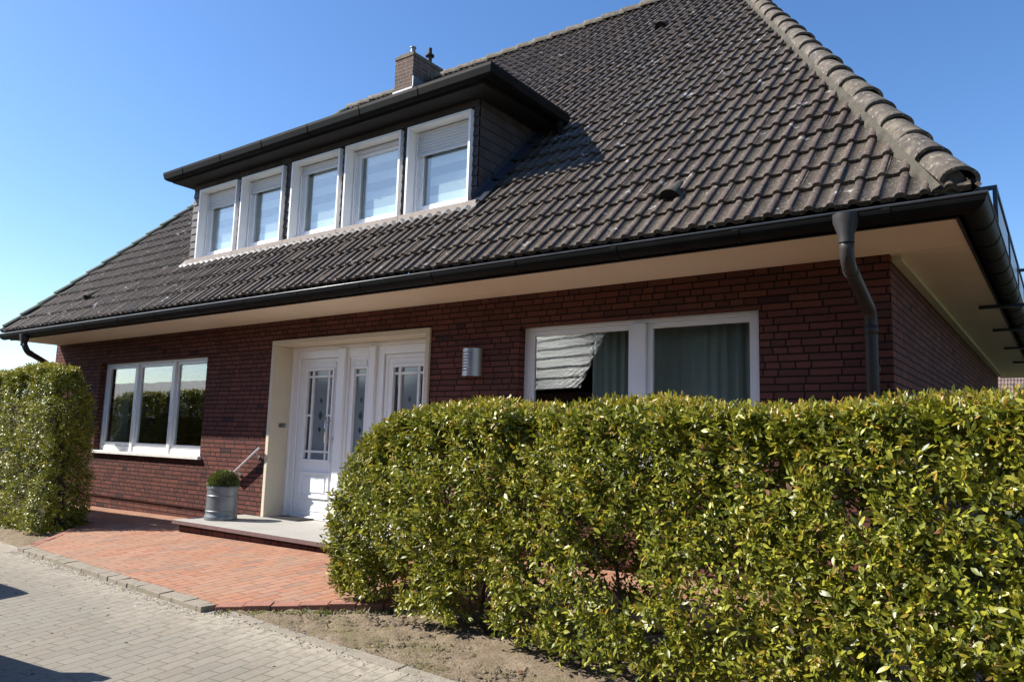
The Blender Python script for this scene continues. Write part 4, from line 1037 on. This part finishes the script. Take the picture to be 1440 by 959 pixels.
    while x < Lx - .05:
        e0 = float(roundend(np.array([.6]))[0]) * max(0, 1 - x / .9) if roundend else 0.
        bx, by = x + rs.uniform(-.06, .06) + e0 * .3, T * .5 + rs.uniform(-.08, .08)
        pts_ = []; zz = -.05; cx, cy = bx, by
        while zz < H - .22: pts_.append((cx, cy, zz)); zz += .2; cx += rs.uniform(-.035, .035); cy += rs.uniform(-.03, .03)
        P_ = W(np.array(pts_)); sm_.tube(P_, list(np.linspace(.017, .006, len(P_))), 6)
        for k in range(13):
            i = rs.randrange(1, len(pts_)); b0 = np.array(pts_[i]); an = rs.uniform(0, 2 * PI); l = rs.uniform(.18, .34)
            b1 = b0 + np.array([math.cos(an) * l, math.sin(an) * l * .8, rs.uniform(.06, .22)]); b1[1] = min(max(b1[1], .04), T - .04); b1[0] = min(max(b1[0], .08 + e0), Lx - .06); b1[2] = min(b1[2], H - .08)
            mid = (b0 + b1) / 2 + np.array([rs.uniform(-.03, .03), rs.uniform(-.03, .03), .02])
            Q = W(np.array([b0, mid, b1])); sm_.tube(Q, [.006, .0045, .003], 5)
        x += stems_every * rs.uniform(.8, 1.2)
    sm_.build('stem', 'twig', h, smooth=True)
    if dense:   # solid box added inside the hedge to stop light passing through
        cm = MB(); g_ = W(np.array([(.20, .16, 0.), (Lx - .1, .16, 0.), (Lx - .1, T - .14, 0.), (.20, T - .14, 0.), (.24, .30, H * .62), (Lx - .1, .30, H * .62), (Lx - .1, T - .16, H - .5), (.24, T - .16, H - .5)]))
        cm.add(g_, [(0, 3, 2, 1), (4, 5, 6, 7), (0, 1, 5, 4), (1, 2, 6, 5), (2, 3, 7, 6), (3, 0, 4, 7)]); cm.build('light_block', 'twig', h)
    return h
def end_main(z): return np.interp(z, [0, .2, .45, .85, 1.2, 1.45, 1.62], [.13, .04, .0, .14, .34, .53, .78])
def thin_main(p):  # where the photo lets one look through the hedge
    g = np.exp(-((p[:, 2] - .42) / .26) ** 2) * (.12 + .60 * np.exp(-((p[:, 0] - 2.5) / 1.3) ** 2))
    g += .65 * np.exp(-((p[:, 2] - .72) / .22) ** 2 - ((p[:, 0] - .60) / .20) ** 2)
    return np.clip(g, 0, 1)
make_hedge('clipped_hedge', (2.5, -2.2, -.25), 'long clipped glossy green hedge hiding the right half of the brick house', (-.19, -2.265), math.atan2(-.137, 1), 6.8, .76, 1.475, 31000, 21, None, end_main, thin_main, leaf=(.037, .068), low=.12)
def thin_zero(p): return np.zeros(len(p))
make_hedge('clipped_hedge', (-9.0, -1.65, -.3), 'tall dense clipped hedge block standing before the left corner of the house', (-6.10, -1.34), PI, 6.0, .58, 2.18, 21000, 33, None, lambda z: np.interp(z, [0, .3, 1.0, 1.9, 2.3], [.03, 0, 0, .03, .12]), thin_zero, dense=True, drop=.04, leaf=(.036, .060), lean=lambda z: np.interp(z, [0, 1.3, 1.8, 2.1, 2.2], [0, .02, .10, .22, .30]))

# ------------------------------------------------------------------ small stuff on the ground
def scatter(name, mat, n, fn, smin, smax, flat, seed, kind='stuff'):
    r = random.Random(seed); mb = MB()
    ico = [(0, 0, 1), (.89, 0, .45), (.28, .85, .45), (-.72, .53, .45), (-.72, -.53, .45), (.28, -.85, .45), (.72, .53, -.45), (-.28, .85, -.45), (-.89, 0, -.45), (-.28, -.85, -.45), (.72, -.53, -.45), (0, 0, -1)]
    fc = [(0, 1, 2), (0, 2, 3), (0, 3, 4), (0, 4, 5), (0, 5, 1), (1, 6, 2), (2, 7, 3), (3, 8, 4), (4, 9, 5), (5, 10, 1), (2, 6, 7), (3, 7, 8), (4, 8, 9), (5, 9, 10), (1, 10, 6), (6, 11, 7), (7, 11, 8), (8, 11, 9), (9, 11, 10), (10, 11, 6)]
    for _ in range(n):
        x, y, z = fn(r); s = r.uniform(smin, smax) * r.uniform(.5, 1); a = r.uniform(0, 2 * PI); ca, sa = math.cos(a), math.sin(a); k = r.uniform(.5, 1)
        vs = []
        for p_ in ico:
            j = r.uniform(.75, 1.2); px, py, pz = p_[0] * s * j, p_[1] * s * k * j, p_[2] * s * flat * j; vs.append((x + px * ca - py * sa, y + px * sa + py * ca, z + pz))
        mb.add(vs, fc)
    return tag(mb.build(name, mat), kind=kind)
def on_bed(r):
    x = r.uniform(-.72, 6.3); y = K(x) + r.uniform(.03, 1.) ; 
    return x, y, G(x, y) - .05
def in_bed(r):
    while True:
        x, y, z = on_bed(r)
        if x > 1. or y < -2.838 + (x + .735) * .70 - .06: return x, y, z
def on_edge(r):
    x = r.uniform(-.7, 5); y = K(x) + r.gauss(.03, .045); return x, y, G(x, y) - .030
def on_kerbfoot(r):
    x = r.uniform(-5, -.7); y = K(x) - .10 - abs(r.gauss(0, .05)); return x, y, G(x, y) - .032
scatter('soil_crumbs', 'crumb', 6500, in_bed, .005, .026, .65, 1)
scatter('soil_clods', 'soil', 3200, in_bed, .010, .036, .7, 11)
scatter('gravel', 'pebble', 1600, in_bed, .004, .013, .6, 2)
scatter('edge_grit', 'pebble', 1500, on_edge, .003, .010, .6, 3)
scatter('kerb_grit', 'pebble', 700, on_kerbfoot, .003, .010, .5, 4)
def street_bits(r): x = r.uniform(-5, 3); y = K(x) - r.uniform(.12, 2.2); return x, y, G(x, y) - .032
scatter('street_grit', 'crumb', 260, street_bits, .003, .014, .3, 5)
# fallen leaves and low weeds
def ground_leaves(name, mat, n, fn, lmin, lmax, seed, up=.15, kind='stuff', wf=.4):
    r = random.Random(seed); q = np.array([fn(r) for _ in range(n)]); q[:, 2] += .008; rg = np.random.default_rng(seed)
    d = rg.normal(size=(n, 3)); d[:, 2] = np.abs(rg.normal(up, .2, n)); ln = rg.uniform(lmin, lmax, n)
    return tag(leaf_mesh(name, None, [(mat, *leaf_cloud(None, q, d, ln, ln * wf, rg, .3, 2.))], (0, 0, 0)), kind=kind)
ground_leaves('fallen_leaves', 'old_leaf', 220, in_bed, .025, .06, 5)
def weed_spot(r):
    x = r.uniform(-.68, .5); y = -2.838 + (x + .735) * .70 - .11 - abs(r.gauss(0, .05)); return x + r.gauss(0, .02), y, G(x, y) - .055
ground_leaves('low_weeds', 'weed_leaf', 420, weed_spot, .02, .06, 6, 1.1, wf=.22)
def weed_bed(r):
    cx = r.choice([-.4, .2, .9, 1.5, -.1, .55, 1.9, 2.4, .7, 1.2]) ; x = cx + r.gauss(0, .13); y = K(x) + .1 + (math.sin(cx * 7) * .12 + .15) + r.gauss(0, .09); y = max(y, K(x) + .09); return x, y, G(x, y) - .05
ground_leaves('bed_weeds', 'weed_leaf', 2600, weed_bed, .008, .022, 7, .5, wf=.35)
def weed_kerb(r):
    x = r.choice([-4.4, -4.25, -3.1, -3.0, -2.2, -5.0]) + r.gauss(0, .06); y = K(x) - .105 + r.gauss(-.01, .012); return x, y, G(x, y) - .05
ground_leaves('kerb_weeds', 'weed_leaf', 160, weed_kerb, .01, .035, 8, .6, wf=.2)

# ------------------------------------------------------------------ beyond: what stands behind and across the street
nb = thing('neighbour_house', (10, 44, -.2), 'distant house with pale brown tiled roof beyond the right-hand corner', 'house')
nbr = tile_plane('roof', 'neighbour_tile', nb, (0, 40, 2.9), (1, 0, 0), (0, .78, .62), lambda v: -2. , lambda v: 16., 5.4, tile=.30, course=.40, seed=9, step=True)
b = MB(); b.box(-1.6, 15.6, 40.6, 48, -.2, 2.95); b.build('wall', 'chimney_brick', nb)
b = MB(); b.prism([(44.2, 6.1), (48.4, 2.9), (48.4, 2.8), (44.2, 5.9)], -2, 16, 'x'); b.build('roof_back', 'neighbour_tile', nb)

op = thing('opposite_house', (-11.5, -17, -.74), 'bungalow with dark glazed tiled roof across the street, seen mirrored in the window', 'house')
op.location.x = -10.3; op.rotation_euler.z = .292      # turned, and its roof pitched, to throw a sun glint into the window
OY = -12.4; OX0, OX1 = -17.5, -5.6
tile_plane('roof', 'glazed_tile', op, (0, OY, 2.55), (-1, 0, 0), (0, -.750, .661), lambda v: -OX1 + v * .42, lambda v: -OX0 - v * .42, 4.3, seed=10, step=True, tile=.50, course=.56)
b = MB(); b.box(OX0 + .5, OX1 - .5, -19.0, OY - .45, -.9, 2.5); b.build('wall', 'brick', op)
b = MB(); b.prism([(OY - 3.24, 5.37), (OY - 6.9, 2.5), (OY - 6.9, 2.4), (OY - 3.24, 5.2)], OX0 + 1, OX1 - 1, 'x'); b.build('roof_back', 'glazed_tile', op)
for x0 in (-15.5, -12.6, -9.6):
    b = MB(); rect_frame(b, x0, x0 + 1.5, .3, 1.6, .08, OY - .47, OY - .44); wo = b.build('window', 'white_pvc', op)
    b = MB(); b.box(x0 + .08, x0 + 1.42, OY - .448, OY - .4445, .38, 1.52); b.build('pane', 'car_glass', wo)
ob = thing('opposite_house', (0, -16, -.7), 'tall dark brick house added across the street, darkening the window reflection', 'house')  # added house, keeps bright sky out of the right window's reflection
b = MB(); b.box(-5.0, 8.5, -20, -12.3, -1.2, 5.0); b.build('wall', 'brick', ob)
b = MB(); b.prism([(-11.9, 4.9), (-16.1, 8.6), (-20.4, 4.9)], -5.4, 8.9, 'x'); b.build('roof', 'fascia_dark', ob)
for x0 in (-3.4, .2, 3.8):
    for z0 in (.3, 3.0):
        b = MB(); rect_frame(b, x0, x0 + 1.4, z0, z0 + 1.3, .08, -12.29, -12.25); wo = b.build('window', 'car_trim', ob)
        b = MB(); b.box(x0 + .08, x0 + 1.32, -12.285, -12.27, z0 + .08, z0 + 1.22); b.build('pane', 'car_glass', wo)
far = thing('far_building', (-40, -17, -.74), 'long low building with dark roof, seen mirrored in the three-pane window', 'building')
b = MB(); b.box(-62, -24.5, -26, -13.2, -.9, 2.7); b.build('wall', 'render_white', far)
b = MB(); b.prism([(-12.6, 2.6), (-16.5, 3.85), (-22.5, 3.85), (-26.5, 2.6)], -62.5, -24, 'x'); b.build('roof', 'fascia_dark', far)

def conifer(x, y, H, label, seed):
    t = thing('conifer_tree', (x, y, -.74), label, 'tree'); r = np.random.default_rng(seed)
    b = MB(); b.tube([(x, y, -.8), (x + .05, y, H * .5), (x, y, H - .3)], [.22, .13, .02], 8); b.build('trunk', 'bark', t)
    n = 5200; f_ = r.random(n) ** .8; z = -.2 + f_ * H; R = (1 - f_) * H * .30 * (.55 + .45 * np.sin(z * 5.1) ** 2) + .05
    a = r.uniform(0, 2 * PI, n); q = R * np.sqrt(r.uniform(.15, 1, n)); pts = np.stack([x + q * np.cos(a), y + q * np.sin(a), z - q * .25], 1)
    d = np.stack([np.cos(a), np.sin(a), r.uniform(-.5, .2, n)], 1) + r.normal(0, .3, (n, 3)); ln = r.uniform(.25, .5, n)
    leaf_mesh('crown', t, [('needle', *leaf_cloud(None, pts, d, ln, ln * .25, r, .3, 1.))])
conifer(-40.5, -18.0 - 10, 9.2, 'dark conifer rising behind the long low building', 3)

# two parked cars just out of the picture on the street side, whose shadows fall into it
def make_car(name, loc, rz, label):
    t = thing(name, (0, 0, 0), label, 'car', 'dark estate cars parked on the street')
    L, Wc = 4.3, 1.76; b = MB()
    prof = [(-2.15, .32), (-2.15, .80), (-2.08, .92), (-2.0, 1.02), (-1.78, 1.40), (-1.5, 1.455), (.1, 1.46), (.45, 1.40), (1.05, .99), (1.9, .86), (2.1, .74), (2.15, .55), (2.15, .32)]
    vs = []; fs = []; n = len(prof)
    for s_, k in ((-1, 1.), (-1, .97), (1, .97), (1, 1.)): pass
    secs = []
    for sgn in (-1, 1):
        for inset_low, inset_high in ((0., 0.),):
            for x, z in prof: 
                ins = .0 if z < .93 else (z - .93) * .34
                vs.append((x, sgn * (Wc / 2 - ins), z))
    fs.append(tuple(range(n - 1, -1, -1))); fs.append(tuple(range(n, 2 * n)))
    for i in range(n): j = (i + 1) % n; fs.append((i, j, j + n, i + n))
    b.add(vs, fs); b.build('body', 'car_paint', t, bevel=.05)
    for sgn in (-1, 1):
        y = lambda z: sgn * (Wc / 2 - (z - .93) * .34 + .004); g = MB()
        g.add([(-1.75, y(1.0), 1.0), (.85, y(1.0), 1.0), (.38, y(1.36), 1.36), (-1.62, y(1.36), 1.36)], [(0, 1, 2, 3)]); g.build('side_window', 'car_glass', t)
        for wx in (-1.32, 1.32):
            w_ = MB(); w_.tube([(wx, sgn * (Wc / 2 - .20), .32), (wx, sgn * (Wc / 2 + .008), .32)], .32, 28); wo = w_.build('wheel', 'tyre', t)
            w_ = MB(); w_.tube([(wx, sgn * (Wc / 2 + .009), .32), (wx, sgn * (Wc / 2 + .016), .32)], .20, 20); w_.build('rim', 'steel', wo)
        w_ = MB(); w_.box(2.10, 2.165, sgn * .62 - .17, sgn * .62 + .17, .60, .72); w_.build('headlight', 'car_light', t)
        w_ = MB(); w_.box(-2.165, -2.10, sgn * .70 - .10, sgn * .70 + .10, .70, .95); w_.build('tail_light', 'car_tail', t)
        w_ = MB(); w_.box(.55, .72, sgn * (Wc / 2 + .08) - .08, sgn * (Wc / 2 + .08) + .08, .96, 1.08); w_.build('wing_mirror', 'car_paint', t, bevel=.02)
    g = MB(); yy = lambda z: Wc / 2 - (z - .93) * .34 - .06
    g.add([(1.045, -yy(1.0), 1.003), (1.045, yy(1.0), 1.003), (.47, yy(1.38), 1.398), (.47, -yy(1.38), 1.398)], [(0, 1, 2, 3)]); g.build('windscreen', 'car_glass', t)
    g = MB(); g.add([(-2.0, yy(1.0), 1.028), (-2.0, -yy(1.0), 1.028), (-1.80, -yy(1.36), 1.372), (-1.80, yy(1.36), 1.372)], [(0, 1, 2, 3)]); g.build('rear_window', 'car_glass', t)
    t.location = loc; t.rotation_euler = (0, 0, rz); return t
def copy_tree(o, parent=None):
    c = o.copy(); COL.objects.link(c)
    if parent is not None: c.parent = parent
    for ch_ in [q for q in bpy.data.objects if q.parent == o]: copy_tree(ch_, c)
    return c
car = make_car('parked_car', (-5.54, -4.86, G(-5.9, -4.9) - .055), PI, 'dark estate car parked along the street in front of the tall hedge')
car2 = copy_tree(car); car2.location = (-1.18, -6.74, G(-1.9, -6.8) - .034); car2.rotation_euler = (0, 0, -PI / 2 + .10); car2['label'] = 'dark estate car standing across the street with its tail to the house'

# ------------------------------------------------------------------ sky, sun, camera
SUN = np.array([-.96, -.61, 1.0]); SUN /= np.linalg.norm(SUN)
elev = math.asin(SUN[2]); az = math.atan2(SUN[0], SUN[1])      # azimuth from +y towards +x
wd = bpy.data.worlds.new('World'); S.world = wd; wd.use_nodes = True; nt = wd.node_tree; nt.nodes.clear()
sky = nt.nodes.new('ShaderNodeTexSky'); sky.sky_type = 'NISHITA'; sky.sun_disc = False; sky.sun_elevation = elev; sky.sun_rotation = az
sky.altitude = 50; sky.air_density = 1.0; sky.dust_density = .6; sky.ozone_density = 3.0
bgn = nt.nodes.new('ShaderNodeBackground'); bgn.inputs[1].default_value = .104; wo = nt.nodes.new('ShaderNodeOutputWorld')
hs = nt.nodes.new('ShaderNodeHueSaturation'); hs.inputs['Saturation'].default_value = 1.2; hs.inputs['Hue'].default_value = .505; nt.links.new(sky.outputs[0], hs.inputs['Color']); nt.links.new(hs.outputs[0], bgn.inputs[0]); nt.links.new(bgn.outputs[0], wo.inputs[0])
ld = bpy.data.lights.new('sun', 'SUN'); ld.energy = 5.0; ld.angle = math.radians(.5); ld.color = (1, .95, .87)
lo = bpy.data.objects.new('sun', ld); COL.objects.link(lo); lo.rotation_euler = Vector(SUN).to_track_quat('Z', 'Y').to_euler(); lo.location = (-20, -15, 20)

yaw, pitch, roll = -.634543, .130905, .0291583
cy, sy, cp, sp = math.cos(yaw), math.sin(yaw), math.cos(pitch), math.sin(pitch)
fw = np.array([sy * cp, cy * cp, sp]); r_ = np.array([cy, -sy, 0]); u_ = np.cross(r_, fw); c_, s_ = math.cos(roll), math.sin(roll)
right = c_ * r_ + s_ * u_; upv = -s_ * r_ + c_ * u_
cam = bpy.data.cameras.new('camera'); co = bpy.data.objects.new('camera', cam); COL.objects.link(co)
m4 = Matrix.Identity(4)
for i in range(3): m4[i][0] = right[i]; m4[i][1] = upv[i]; m4[i][2] = -fw[i]
m4[0][3], m4[1][3], m4[2][3] = 4.59325, -6.37972, 1.09223
co.matrix_world = m4
cam.sensor_width = 36; cam.lens = 1066.5 / 1440 * 36; cam.clip_start = .05; cam.clip_end = 2000
S.camera = co
S.view_settings.view_transform = 'Standard'; S.view_settings.look = 'None'; S.view_settings.gamma = 1; S.view_settings.exposure = 1.04
S.view_settings.use_curve_mapping = False
S.cycles.max_bounces = 8; S.cycles.transparent_max_bounces = 12; S.cycles.caustics_reflective = True
S.cycles.sample_clamp_indirect = 8
